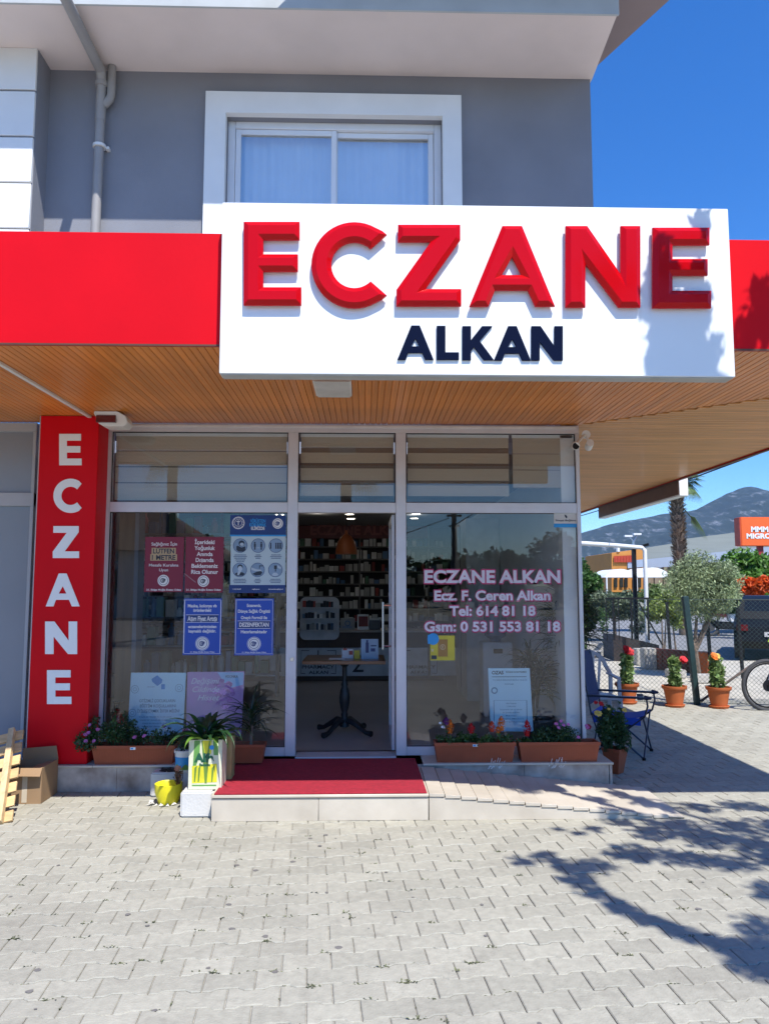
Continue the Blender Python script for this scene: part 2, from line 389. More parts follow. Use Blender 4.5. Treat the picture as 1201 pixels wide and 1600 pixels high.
# upper storey wall
wz0, wz1 = 3.9, 6.27; xr = at(921,122,UY).x
wa, wb = at(355,183,UY), at(690,190,UY)      # window opening
wx0, wx1, wtop, wbot = wa.x, wb.x, wa.z, 4.55
m = MB(); xl = -2.86
m.box(xl, wx0, UY, UY+.2, wz0, wz1); m.box(wx1, xr, UY, UY+.2, wz0, wz1); m.box(wx0, wx1, UY, UY+.2, wtop, wz1); m.box(wx0, wx1, UY, UY+.2, wz0, wbot)
m.box(xr-.2, xr, UY+.2, 15.6, wz0, wz1); m.box(-5.2, xr-.2, 15.4, 15.6, 3.9, wz1)
m.build('upper_wall', WALLG, B)
# bay on the left with white panels
BYF = 6.22; bx = at(46,358,BYF).x
MB().box(-5.2, bx, BYF+.03, UY+.2, 3.9, wz1).build('bay_wall', WALLG, B)
ys = [60, 141, 213, 285, 357, 430]
for k in range(5):
    za = at(40, ys[k]+1.5, BYF).z if k else wz1; zb = at(40, ys[k+1]-1.5, BYF).z
    MB().box(-5.2, bx-.004, BYF, BYF+.028, zb, za).build('wall_panel', WHITEP, B, bev=.003)
# window surround (white, proud) and window
s0, s1 = at(322,143,UY-.06), at(720,149,UY-.06)
m = MB(); y0, y1 = UY-.07, UY-.002
m.box(s0.x, wx0, y0, y1, wbot-.15, s0.z); m.box(wx1, s1.x, y0, y1, wbot-.15, s0.z); m.box(wx0, wx1, y0, y1, wtop, s0.z); m.box(wx0, wx1, y0, y1, wbot-.15, wbot)
m.build('window_surround', WHITEP, B)
win = MB(); yf = UY+.06
fr = .065; mx0 = at(516,200,yf).x; mx1 = at(529,200,yf).x
win.box(wx0, wx0+fr, yf, yf+.07, wbot, wtop); win.box(wx1-fr, wx1, yf, yf+.07, wbot, wtop); win.box(wx0+fr, wx1-fr, yf, yf+.07, wtop-fr, wtop); win.box(wx0+fr, wx1-fr, yf, yf+.07, wbot, wbot+fr)
wf = win.build('upper_window', PVC, B, bev=.004)
m = MB(); ym = (mx0+mx1)/2
for a, b, yy in ((wx0+fr+.003, ym+.02, yf+.012), (ym-.02, wx1-fr-.003, yf+.04)):
    fw = .048; zt = wtop-fr-.003; zb = wbot+fr+.003
    m.box(a, a+fw, yy, yy+.026, zb, zt); m.box(b-fw, b, yy, yy+.026, zb, zt); m.box(a+fw, b-fw, yy, yy+.026, zt-fw, zt); m.box(a+fw, b-fw, yy, yy+.026, zb, zb+fw)
m.build('sash', PVC, wf, bev=.003)
for a, b, yy in ((wx0+fr+.051, ym-.028, yf+.02), (ym+.028, wx1-fr-.051, yf+.048)):
    MB().box(a, b, yy, yy+.006, wbot+fr+.051, wtop-fr-.051).build('window_pane', GLASSU, wf)
cur = MB(); N = 120
pts = []
for k in range(N+1):
    x = wx0+(wx1-wx0)*k/N; pts.append((x, yf+.14+.004*math.sin(k*1.3)+.008*math.sin(k*.37+1)))
for k in range(N):
    cur.poly([(pts[k][0], pts[k][1], wbot), (pts[k+1][0], pts[k+1][1], wbot), (pts[k+1][0], pts[k+1][1], wtop+.02), (pts[k][0], pts[k][1], wtop+.02)])
cur.build('curtain', M('net curtain', (.88,.9,.9), .9, .03), wf, smooth=True, ang=80)
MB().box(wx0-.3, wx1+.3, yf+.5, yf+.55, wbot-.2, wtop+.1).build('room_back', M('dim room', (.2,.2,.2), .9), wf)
# eave over the upper storey
ez = 6.27; ea = gz(965, 20, ez); EF = 5.712
m = MB()
m.prism([(-5.6, EF+.004, ez), (ea.x, EF+.004, ez), (xr+.02, UY-.0, ez), (xr, UY+.25, ez), (-5.6, UY+.25, ez)], (0,0,.05)); m.build('eave_soffit', SOFP, B)
fz = at(500, -30, EF).z
m = MB(); m.box(-5.6, ea.x+.01, EF-.02, EF, ez-.012, ez+.32); m.build('eave_fascia', M('shade greyed fascia', (.46,.475,.465), .7, .08, 3), B)  # greyed colour holds the shade of an upper eave that is not modelled
r0, r1 = gz(930, 105, 6.7), gz(1045, 0, 6.7); d = (r1-r0)
MB().prism([r0-d*.3, r1+d*1.2, r1+d*1.2+Vector((-4,0,0)), r0-d*.3+Vector((-.6,0,0))], (0,0,.12)).build('side_eave', M('brown eave', (.28,.22,.21), .85, .06, 2), B)
# downpipe
pz = lambda z, dx=0: (at(157,200,UY).x+dx, UY-.068, z)
PIP = M('grey pvc pipe', (.30,.285,.275), .55, .08, 5)
topx = at(160,120,UY-.07).x; botx = at(149,350,UY-.07).x
hz = ez-.075
m = MB(); pe_ = Vector((topx, UY-.09, hz)); pd_ = gz(104,0,hz)-pe_; m.tube([pe_+pd_*1.8, pe_], .043, 14); m.tube([(topx, UY-.12, hz), (topx, UY-.068, hz-.09), (topx-.004, UY-.068, 5.75)], .043, 14)
m.tube([(topx-.004, UY-.068, 5.75), (botx, UY-.068, 3.95)], .040, 14)
dp = m.build('drain_pipe', PIP, B, smooth=True)
bxp = at(175,110,UY-.07).x
m = MB(); m.tube([(bxp, UY-.065, ez-.003), (bxp, UY-.065, 5.98+.02), (bxp-.01, UY-.065, 5.96), (topx+.02, UY-.066, 5.9)], .036, 12); m.build('branch_pipe', PIP, dp, smooth=True)
for z in (5.52, 4.02):
    xx = topx+(botx-topx)*(5.75-z)/1.8
    MB().lathe([(.050,-.012),(.056,-.012),(.056,.012),(.050,.012)], (xx, UY-.068, z), 16).build('pipe_clamp', WHT, dp, smooth=True)
    MB().box(xx+.045, xx+.075, UY-.05, UY-.001, z-.012, z+.012).build('clamp_bolt', WHT, dp)
MB().lathe([(.049,-.012),(.056,-.012),(.056,.03),(.049,.03)], (topx, UY-.068, 6.08), 16).build('pipe_socket', PIP, dp, smooth=True)
# canopy
CX0, CX1, CY0, CYE = -5.2, 4.37, 4.62, 15.6; bz0, bz1 = SZ-.012, 3.885
m = MB(); m.box(CX0, CX1, CY0, CY0+.03, bz0, bz1); m.box(CX1-.03, CX1, CY0+.03, CYE, bz0, bz1); m.build('canopy_band', REDM, B, bev=.003)
m = MB(); m.box(CX0, CX1-.031, CY0+.031, UY-.001, 3.78, 3.84); m.box(XR, CX1-.031, UY-.001, CYE, 3.78, 3.84); m.build('canopy_roof', M('canopy top', (.4,.4,.4), .9), B)
m = MB(); m.box(CX0, CX1, CY0-.006, CY0+.0, bz0-.006, bz0+.006); m.box(CX0, CX1-.032, CY0+.031, CY0+.045, SZ-.008, SZ+.004); m.box(CX1-.034, CX1+.004, CY0+.046, CYE, bz0-.012, bz0-.001); m.build('canopy_trim', M('dark trim', (.10,.04,.02), .5), B)
# soffit boards: front ones run in depth, side ones across, meeting at a mitre from the shop corner
ma, mb_ = Vector((XR, FY-.0)), Vector((CX1-.03, 4.9))
def mitre(x): return ma.y+(x-ma.x)*(mb_.y-ma.y)/(mb_.x-ma.x)
PT_ = .05; g1 = .0035
MB().box(CX0, CX1-.032, CY0+.046, FY+.05, SZ+.014, SZ+.03).build('soffit_backing', M('groove wood', (.60,.30,.11), .6, .1), B)  # pale backing colour imitates light caught in the board grooves
MB().box(XR+.001, CX1-.032, FY+.051, CYE, SZ+.0145, SZ+.031).build('soffit_backing', M('dark groove wood', (.16,.07,.03), .7, .1), B)
sf = thing('soffit', '', '', (0,7,SZ), kind='thing'); del sf['kind']; sf.parent = B; sf.location = Vector((0,0,SZ)); WL[sf.name] = Vector((0,7,SZ))
n = int((CX1-.033-CX0)/PT_)
cache = {}
for k in range(n):
    x = CX0+.002+k*PT_; ye = FY+.045 if x < XR else mitre(x+PT_)-.004
    key = round(ye, 3)
    mm = MB(); a, b = x+g1/2, x+PT_-g1/2; y0 = CY0+.046
    c = .003
    if key in cache and x < XR:
        o = cache[key].copy(); COL.objects.link(o); o.location.x += x-cache['x']; continue
    mm.v = [(a,y0,SZ+.012),(b,y0,SZ+.012),(b,y0,SZ+c),(b-c,y0,SZ),(a+c,y0,SZ),(a,y0,SZ+c)]; mm.v += [(p[0], ye, p[2]) for p in mm.v]
    mm.f = [(0,1,2,3,4,5),(11,10,9,8,7,6)]+[(j,(j+1)%6,6+(j+1)%6,6+j) for j in range(6)]
    o = mm.build('soffit_board', WOOD, sf)
    if x < XR and key not in cache: cache[key] = o; cache['x'] = x
mm = MB(); y = 4.95
while y < CYE-.05:
    xs = XR+.002
    if y < FY: xs = ma.x+(y-ma.y)/(mb_.y-ma.y)*(mb_.x-ma.x)+.004
    if xs < CX1-.05: mm.box(xs, CX1-.033, y+.005, y+.075-.005, SZ, SZ+.012)
    y += .075
mm.build('side_soffit_boards', WOODX, sf, bev=.002)['kind'] = 'stuff'
# plinth
m = MB(); 
xs = [-5.2, -2.0, -1.12]
PLY = 6.62
pl = MB().box(-5.2, 2.075, PLY+.03, FY+.3, 0, .2).build('plinth', MARG, B)
m = MB()
edges = [-5.2, -4.4, -3.5, -2.75, -2.05, -1.25]
for a, b in zip(edges, edges[1:]): MB().box(a, b-.003, PLY+.004, PLY+.028, 0, .195).build('marble_facing', MARG, pl)
for a, b in ((.5, 1.35), (1.353, 2.07)): MB().box(a, b, PLY+.004, PLY+.028, 0, .195).build('marble_facing', MARG, pl)
MB().box(2.077, 2.098, PLY+.004, FY+.3, 0, .195).build('marble_facing', MARG, pl)
for a, b in ((-5.2,-2.25),(-2.247,-1.25),(.5,1.6),(1.603,2.108)): MB().box(a, b, PLY-.01, FY+.1, .197, .215).build('marble_coping', MARB, pl, bev=.003)
# white veins on the right facing
m = MB()
for (cx, cy) in ((772,1190),(868,1190)):
    for k in range(7):
        a = at(cx-10+k*3.2+random.uniform(-2,2), cy+10+random.uniform(-3,2), PLY+.0025); b = at(cx-4+k*3.0+random.uniform(-2,3), cy-4+random.uniform(-3,4), PLY+.0025)
        m.bar(a, (a+b)/2+Vector((.006,0,-.004)), .006, .002, (0,1,0)); m.bar((a+b)/2+Vector((.006,0,-.004)), b, .004, .002, (0,1,0))
m.build('marble_veins', M('white vein', (.7,.68,.66), .5), pl)['kind'] = 'stuff'

# ------------------------------------------------------------------ shopfront
SF = B
X = lambda px, py=900: at(px, py, FY).x
Z = lambda py, px=569: at(px, py, FY).z
jl, jr = at(180,675,FY).x-.1, XR-.0
ml0, ml1 = at(450,720,FY).x, at(466,720,FY).x
mr0, mr1 = at(618,720,FY).x, at(634,720,FY).x
rr0 = at(899,720,FY).x
zt0, zt1 = Z(676), SZ+.01
zm0, zm1 = Z(801), Z(785)
zb0, zb1 = .215, .215+.075
fd = .09
m = MB()
m.box(jl, jr, FY, FY+fd, zt0, zt1-.02)
for a, b in ((jl, jl+.075), (ml0, ml1), (mr0, mr1), (rr0+.0, jr)): m.box(a, b, FY, FY+fd, zb0, zt0)
for a, b in ((jl+.075, ml0), (ml1, mr0), (mr1, rr0)): m.box(a, b, FY+.003, FY+fd-.003, zm0, zm1)
m.box(jl+.075, ml0, FY+.003, FY+fd, zb0, zb1); m.box(mr1, rr0, FY+.003, FY+fd, zb0, zb1)
m.build('window_frame', ALU, SF, bev=.003)
MB().box(jl, jr-.03, FY-.012, FY-.001, SZ-.045, SZ-.025).build('head_trim', M('pale trim', (.7,.7,.7), .4), SF)
MB().box(ml1+.001, mr0-.001, FY-.02, FY+.2, .2, .212).build('threshold', ALU, SF)
# rubber gaskets
gk = MB()
def gask(a, b, z0, z1):
    e = .006; y0, y1 = FY+.02, FY+.03
    gk.box(a, a+e, y0, y1, z0, z1); gk.box(b-e, b, y0, y1, z0, z1); gk.box(a+e, b-e, y0, y1, z1-e, z1); gk.box(a+e, b-e, y0, y1, z0, z0+e)
P = []
for a, b in ((jl+.075, ml0), (ml1, mr0), (mr1, rr0)): gask(a, b, zm1, zt0); P.append((a+.006, b-.006, zm1+.006, zt0-.006))
for a, b in ((jl+.075, ml0), (mr1, rr0)): gask(a, b, zb1, zm0); P.append((a+.006, b-.006, zb1+.006, zm0-.006))
gk.build('gasket', BLACK, SF)
for a, b, c, d in P: MB().box(a, b, FY+.022, FY+.028, c, d).build('glass_pane', GLASS, SF)
# open door leaf seen on edge, with its long handle
dx = mr0-.035
lf = MB(); lf.box(dx, dx+.03, FY+.1, FY+.16, .24, zm0-.01); lf.box(dx, dx+.03, FY+.9, FY+.96, .24, zm0-.01); lf.box(dx, dx+.03, FY+.16, FY+.9, .24, .32); lf.box(dx, dx+.03, FY+.16, FY+.9, zm0-.08, zm0-.01)
dl = lf.build('door_leaf', ALU, SF, bev=.003)
MB().box(dx+.012, dx+.018, FY+.16, FY+.9, .32, zm0-.08).build('door_pane', GLASS, dl)
h0, h1 = at(602,946,FY+.2), at(602,1010,FY+.2)
m = MB(); m.tube([(dx-.075, FY+.24, h0.z+.03), (dx-.075, FY+.24, h1.z-.03)], .012, 10)
for zz in (h0.z, h1.z): m.tube([(dx-.075, FY+.24, zz), (dx+.0, FY+.24, zz)], .008, 8)
m.build('door_handle', STEEL, dl, smooth=True)
lk = at(456,1030,FY-.01)
m = MB(); m.tube([(lk.x, FY-.012, lk.z), (lk.x, FY-.001, lk.z)], .018, 14); m.build('lock_plate', STEEL, SF, smooth=True)
# zebra blinds behind the transoms
BL = M('beige blind fabric', (.46,.40,.31), .9, .04, 4, stretch=(1,1,60)); BLD = M('brown blind band', (.17,.13,.10), .9, .04, 4)
def blind(a, b, bands):
    t = MB().box(a+.01, b-.01, FY+.06, FY+.085, zt0-.03, zt0-.002).build('blind_rail', WHT, SF)
    z = zt0-.03
    for k, (h, dark) in enumerate(bands):
        mm = MB(); n = max(2, int(h/.014)); 
        if not dark:
            for q in range(n): mm.box(a+.014, b-.014, FY+.066+(q%2)*.002, FY+.07+(q%2)*.002, z-h*(q+1)/n+.0004, z-h*q/n)
        else: mm.box(a+.014, b-.014, FY+.074, FY+.077, z-h, z)
        mm.build('blind_band', BLD if dark else BL, t); z -= h
ht = zt0-.03-zm1
blind(jl+.08, ml0-.004, [(.13,0),(.012,1),(.135,0),(.012,1),(.135,0),(.012,1),(ht-.46,0),(.02,1)])
blind(ml1+.004, mr0-.004, [(.095,0),(.05,1),(.095,0),(.05,1),(.11,0),(.045,1),(.1,0)])
blind(mr1+.004, mr1+(rr0-mr1)*.62, [(.095,0),(.05,1),(.095,0),(.05,1),(.11,0),(.045,1),(.1,0)])
blind(mr1+(rr0-mr1)*.62+.01, rr0-.004, [(.145,0),(.006,1),(.145,0),(.006,1),(.16,0),(.006,1)])
# neighbour shopfront on the far left
nb = thing('neighbour_shopfront', '', '', (-4,7,0)); del nb['label']; del nb['category']; nb.parent = B; nb.location = (-4,0,0); WL[nb.name] = Vector((-4,7,0))
nz = at(20,780,FY).z; nx1 = -2.96
m = MB(); m.box(-5, nx1, FY, FY+.08, SZ-.09, SZ-.01); m.box(-5, nx1, FY+.001, FY+.079, nz-.06, nz+.06); m.box(nx1-.03, nx1, FY+.002, FY+.078, .2, SZ-.09); m.box(-5, nx1-.03, FY+.002, FY+.078, .2, .27)
m.build('window_frame', M('grey frame', (.42,.43,.45), .4, .04), nb, bev=.003)
fros = M('frosted film', (.26,.28,.31), .25, .05, 2)
MB().box(-5, nx1-.03, FY+.03, FY+.036, .27, nz-.06).build('frosted_pane', fros, nb)
MB().box(-5, nx1-.03, FY+.03, FY+.036, nz+.06, SZ-.09).build('frosted_pane', fros, nb)
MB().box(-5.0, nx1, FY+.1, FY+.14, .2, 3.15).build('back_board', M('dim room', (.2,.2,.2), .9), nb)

# ------------------------------------------------------------------ letters
def L_E(x0,y0,x1,y1,t=.23,u=.27):
    w, h = x1-x0, y1-y0; a = x0+w*.34
    return [(x0,y0),(x0+w*.97,y0),(x0+w*.97,y0+h*.215),(a,y0+h*.215),(a,y0+h*.39),(x0+w*.94,y0+h*.39),(x0+w*.94,y0+h*.595),(a,y0+h*.595),(a,y0+h*.785),(x1,y0+h*.785),(x1,y1),(x0,y1)], None
def L_C(x0,y0,x1,y1,inn=.535,n=36):
    w, h = x1-x0, y1-y0; R = h/2; cy = (y0+y1)/2; cx = x0+R; k = (x1-cx)/R/math.cos(math.radians(45))
    o = [(cx+R*math.cos(a)*(k if math.cos(a)>.6 else 1), cy-R*math.sin(a)) for a in [math.radians(45+270*j/n) for j in range(n+1)]]
    i = [(cx+R*inn*math.cos(a), cy-R*inn*math.sin(a)) for a in [math.radians(315-270*j/n) for j in range(n+1)]]
    return o+i, None
def L_Z(x0,y0,x1,y1):
    w, h = x1-x0, y1-y0; f = lambda a, b: (x0+w*a, y0+h*b)
    return [f(.025,0),f(.985,0),f(.985,.19),f(.45,.79),f(1,.79),f(1,1),f(0,1),f(0,.8),f(.53,.21),f(.02,.21)], None
def L_A(x0,y0,x1,y1):
    w, h = x1-x0, y1-y0; f = lambda a, b: (x0+w*a, y0+h*b)
    return [f(.385,0),f(.615,0),f(1,1),f(.77,1),f(.685,.8),f(.3,.8),f(.225,1),f(0,1)], [f(.5,.385),f(.38,.61),f(.61,.61)]
def L_N(x0,y0,x1,y1):
    w, h = x1-x0, y1-y0; f = lambda a, b: (x0+w*a, y0+h*b)
    return [f(0,0),f(.29,0),f(.735,.59),f(.735,0),f(1,0),f(1,1),f(.715,1),f(.265,.46),f(.265,1),f(0,1)], None
def L_L(x0,y0,x1,y1):
    w, h = x1-x0, y1-y0; f = lambda a, b: (x0+w*a, y0+h*b)
    return [f(0,0),f(.39,0),f(.39,.78),f(1,.78),f(1,1),f(0,1)], None
def L_K(x0,y0,x1,y1):
    w, h = x1-x0, y1-y0; f = lambda a, b: (x0+w*a, y0+h*b)
    return [f(0,0),f(.27,0),f(.27,.41),f(.62,0),f(.95,0),f(.55,.44),f(1,1),f(.68,1),f(.37,.62),f(.27,.73),f(.27,1),f(0,1)], None
SY = 4.5
a, b = at(345,316,SY), at(1140,326,SY); a.x = -.867; b.x = 2.229; z0 = at(745,586,SY).z
sg = thing('pharmacy_sign', 'white box sign with red letters ECZANE above navy ALKAN on canopy front', 'sign', ((a.x+b.x)/2, SY, z0))
MB().box(a.x, b.x+.015, SY, CY0-.007, z0, a.z).build('sign_box', WHITES, sg, bev=.003)
MB().box(a.x+.01, b.x+.005, SY+.01, CY0-.008, z0-.006, z0-.0005).build('sign_bottom_trim', M('grey trim', (.4,.42,.42), .5), sg)
for fn, bx_ in ((L_E,(381,347.5,471,477.5)),(L_C,(486.5,348,604,482)),(L_Z,(619,352,720,479)),(L_A,(732.5,354,866,479.5)),(L_N,(882.5,354,999,481)),(L_E,(1018,356.5,1109.5,482))):
    o_, h_ = fn(*bx_); Yb = SY-.001
    mb = flatshape(o_, Yb, h_, ext=.013, bev=.029, ds=.62)
    mb.build('raised_letter', REDL, sg, fixn=True)
for fn, bx_ in ((L_A,(620.5,509,677,562.5)),(L_L,(682,509.5,716.5,562.5)),(L_K,(722,510,771,563)),(L_A,(771,510,828.5,563.5)),(L_N,(829.5,510,878.5,563.5))):
    o_, h_ = fn(*bx_); flatshape(o_, SY-.001, h_, ext=.006, bev=.0).build('name_letter', NAVY, sg)
# pillar sign
PYF = 6.655
ps = thing('pillar_sign', 'tall red panel with white letters ECZANE down the pillar beside the window', 'sign', (-2.75, PYF, .22))
a = at(64,658,PYF); b = at(155,658,PYF)
MB().box(a.x-.0, b.x, PYF, FY-.002, .217, SZ-.004).build('red_panel', REDM, ps, bev=.003)
MB().box(a.x-.012, a.x-.001, PYF+.01, FY-.01, .217, SZ-.005).build('edge_strip', M('pale strip', (.5,.45,.45), .5), ps)
for fn, bx_ in ((L_E,(93,678,128,727)),(L_C,(84,748,128,801.5)),(L_Z,(83,822,124,872)),(L_A,(72,896,125,947.5)),(L_N,(71,971,121,1022)),(L_E,(74,1047,112,1100))):
    o_, h_ = fn(*bx_); flatshape(o_, PYF-.001, h_, ext=.003, bev=.0).build('white_letter', WHITES, ps)
# ------------------------------------------------------------------ steps, carpet, ramp
sx0, sx1, sy0 = -1.106, .474, 5.78
st_ = thing('entrance_step', 'pale marble entrance platform under the red carpet in front of the door', 'step', ((sx0+sx1)/2, 6.2, 0))
MB().box(sx0+.004, sx1-.004, sy0+.02, FY-.05, 0, .165).build('step_core', MARB, st_)
MB().box(sx0+.003, -.33, sy0, sy0+.018, 0, .162).build('front_slab', MARB, st_, bev=.002); MB().box(-.327, sx1-.003, sy0, sy0+.018, 0, .162).build('front_slab', MARB, st_, bev=.002)
MB().box(sx0, sx1, sy0-.012, FY-.01, .167, .188).build('top_slab', MARB, st_, bev=.004)
ca = gz(334,1245,.195); cb = gz(669,1241,.195); cc = gz(656,1182,.195); cd = gz(372,1182,.195)
m = MB(); m.prism([(-1.085, sy0-.004, .1885), (.462, sy0-.004, .1885), (.45, FY-.03, .1885), (-1.085, FY-.03, .1885)], (0,0,.012))
c = m.build('entrance_carpet', CARP, bev=.004); tag(c, 'red carpet mat covering the platform in front of the open door', 'carpet')
rw = 2.36
RA = thing('access_ramp', 'pale marble ramp of sloping boards from the red carpet down to the paving', 'ramp', (1.3, 6.2, 0))
N = 16; rx0 = sx1+.004
zr = lambda x: .186*(1-(x-rx0)/(rw-rx0))+.004
m = MB(); m.prism([(rx0, sy0+.012, .0), (rw, sy0+.012, 0), (rw, sy0+.012, .003), (rx0, sy0+.012, .168)], (0, PLY+.0-sy0-.013, 0)); m.build('ramp_core', M('joint grey', (.16,.15,.14), .9), RA)
for k in range(N):
    a = rx0+(rw-rx0)*k/N; b = rx0+(rw-rx0)*(k+1)/N-.007; t = .022 if k < N-1 else .008
    za, zb = zr(a), zr(b)+.008
    m = MB(); m.prism([(a, sy0-.008, za-t), (b, sy0-.008, zb-t), (b, sy0-.008, zb), (a, sy0-.008, za)], (0, PLY+.002-sy0, 0)); m.build('ramp_board', MARB, RA, bev=.0015)
m = MB(); m.prism([(rx0, sy0+.0, .0), (rw-.1, sy0+.0, 0), (rw-.1, sy0+.0, zr(rw-.1)-.021), (rx0, sy0+.0, zr(rx0)-.021)], (0, .011, 0)); m.build('ramp_side', MARB, RA)

# ------------------------------------------------------------------ fixtures on the canopy
o = thing('soffit_lamp', 'small white square lamp fixed under the wood soffit behind the sign', 'lamp', (0,5.5,SZ))
a, b = gz(488,601,SZ-.04), gz(550,624,SZ-.04)
MB().box(a.x, b.x, b.y, a.y, SZ-.018, SZ-.001).build('lamp_body', WHT, o, bev=.004)
MB().box(a.x+.015, b.x-.015, b.y+.015, a.y-.015, SZ-.022, SZ-.0185).build('diffuser', M('opal', (.6,.6,.58), .4), o)
ya = 6.45
al = thing('alarm_siren', 'white alarm box with dark red lens in the corner above the pillar', 'alarm', (-2.3,6.6,SZ-.2))
p0 = at(149,660,6.5); p1 = at(200,655,6.5)
m = MB(); x0, x1 = p0.x, p1.x; zt = SZ-.003; y0 = 6.46; y1 = 6.64
z1_ = zt-.125
m.prism([(x0, y0, zt), (x0, y0, zt-.03), (x0+.01, y0+.0, zt-.032), (x0+.03, y0+.02, zt-.1), (x0+.08, y0+.03, z1_), (x1-.03, y0+.03, z1_), (x1, y0+.03, zt-.09), (x1-.01, y0+.0, zt-.04), (x1-.08, y0, zt)], (0, .17, 0))
m.build('housing', WHT, al, bev=.006)
MB().box(x0+.02, x0+.185, y0-.004, y0+.03, zt-.098, zt-.036).build('red_lens', DARKR, al, bev=.003)
cdt = MB(); c0 = gz(-60, 532, SZ-.012); c1 = gz(150, 657, SZ-.012)
cdt.bar(c0, c1, .03, .018); o = cdt.build('cable_conduit', WHT); tag(o, 'white cable conduit running along the wood soffit to the alarm box', 'conduit')
cc_ = at(903,690,FY-.1)
cm = thing('security_camera', 'small dome and bullet security camera pair at the right corner of shopfront', 'camera', tuple(cc_))
m = MB(); p = at(899,697,FY-.22); q = at(913,682,FY-.02); m.tube([p, p+Vector((.03,.13,.03))], .036, 14); m.build('camera_barrel', WHT, cm, smooth=True)
m = MB(); m.tube([p+Vector((0,-.006,0)), p+Vector((0,.0,0))], [.030,.030], 14); m.build('lens', BLACK, cm, smooth=True)
m = MB(); m.tube([p+Vector((.03,.12,.03)), at(908,684,FY-.05), at(915,679,FY-.01)], .014, 8); m.tube([at(915,679,FY-.03), at(915,679,FY-.0)], .04, 12); m.build('bracket', WHT, cm, smooth=True)
p = at(921,696,FY-.03); m = MB(); m.tube([p+Vector((-.02,-.08,.01)), p+Vector((.0,.05,-.01))], .034, 12); m.tube([at(915,680,FY-.02), p], .012, 8); m.build('second_barrel', WHT, cm, smooth=True)
sb = thing('side_sign', 'slim brown and white lightbox hanging under the side edge of canopy', 'sign', (4.42,12,3))
MB().box(4.375, 4.50, 10.5, 14.2, 2.95, SZ+.10).build('sign_frame', WHITES, sb, bev=.004)
MB().box(4.366, 4.3745, 10.52, 14.18, 2.97, SZ+.08).build('sign_face', M('brown sign back', (.13,.07,.05), .5), sb)

# ------------------------------------------------------------------ posters on the glass (inside face)
PY = FY+.0225-.004
def emblem(mb1, mb2, mb3, cx, cy, r, Y):   # round pharmacy chamber mark: ring, white disc, dark glyph
    disc(mb2, cx, cy, r, Y-.0004); ring(mb3, cx, cy, r*.72, r*.80, Y-.0008)
    ring(mb3, cx-r*.12, cy, r*.30, r*.42, Y-.0009, 14); write(mb3, 'E', cx-r*.1, cy, r*.5, Y-.0011, bold=.02); write(mb3, 'P', cx+r*.18, cy, r*.62, Y-.0012, bold=.02)
def poster(name, label, cat, box, Y, base, group=None):
    a = at(box[0], box[3], Y); b = at(box[2], box[1], Y)
    t = thing(name, label, cat, ((a.x+b.x)/2, Y, a.z), group)
    m = MB(); rect(m, *box, Y); m.build('sheet', base, t); return t
MAR = M('maroon print', (.20,.008,.03), .4, .03); BLU = M('blue print', (.015,.07,.42), .4, .03); BLU2 = M('deep blue print', (.008,.035,.17), .4)
CYA = M('cyan print', (.02,.28,.65), .4); PAPER = M('pale paper', (.46,.58,.62), .5, .02)
lab = 'notices stuck on the shop window'
Yt = PY-.0012
t = poster('notice_poster', 'maroon notice reading LÜTFEN 1 METRE, left of the two maroon ones', 'poster', (225,839,288,925), PY, MAR, lab)
w1, w2, w3 = MB(), MB(), MB()
write(w1,'Sağlığınız İçin',257,850,4.6,Yt,40); write(w1,'Mesafe Kuralına',256,883,4.2,Yt,46); write(w1,'Uyun',256,890.5,4.2,Yt,14); write(w1,'21. Bölge Muğla Eczacı Odası',256,921.5,2.6,Yt,54,bold=.03)
for s_, y_, w_ in (('LÜTFEN',861,33),('1 METRE',871,37)): write(w3,s_,256,y_,7.2,Yt-.0004,w_,bold=.03); rect(w2,255-w_/2-1.5,y_-5,257+w_/2+1.5,y_+5,Yt,.0004)
d = MB(); emblem(w3, w1, w3, 255.5, 907, 9, Yt)
w1.build('lettering', INK, t); w2.build('lettering_ground', M('gold print', (.45,.33,.18), .5), t); w3.build('dark_lettering', DINK, t)
t = poster('notice_poster', 'maroon notice reading İçerideki Yoğunluk Anında, next to the blue picture poster', 'poster', (288.5,839,350,926), PY, MAR, lab)
w1, w3 = MB(), MB()
for k, (s_, w_) in enumerate((('İçerideki',31),('Yoğunluk',32),('Anında',25),('Dışarıda',28),('Beklemeniz',41),('Rica Olunur',42))): write(w1,s_,320,847+k*9.3,6,Yt,w_,bold=.025)
emblem(w3, w1, w3, 318, 908, 9, Yt); write(w1,'21. Bölge Muğla Eczacı Odası',318,921.5,2.6,Yt,54,bold=.03)
m = MB(); p = at(288,896,Yt); q = at(306,910,Yt); m.bar(p, q, .006, .0006, (0,1,0)); m.build('tape_streak', M('scuff', (.35,.22,.24), .5), t)
w1.build('lettering', INK, t); w3.build('dark_lettering', DINK, t)
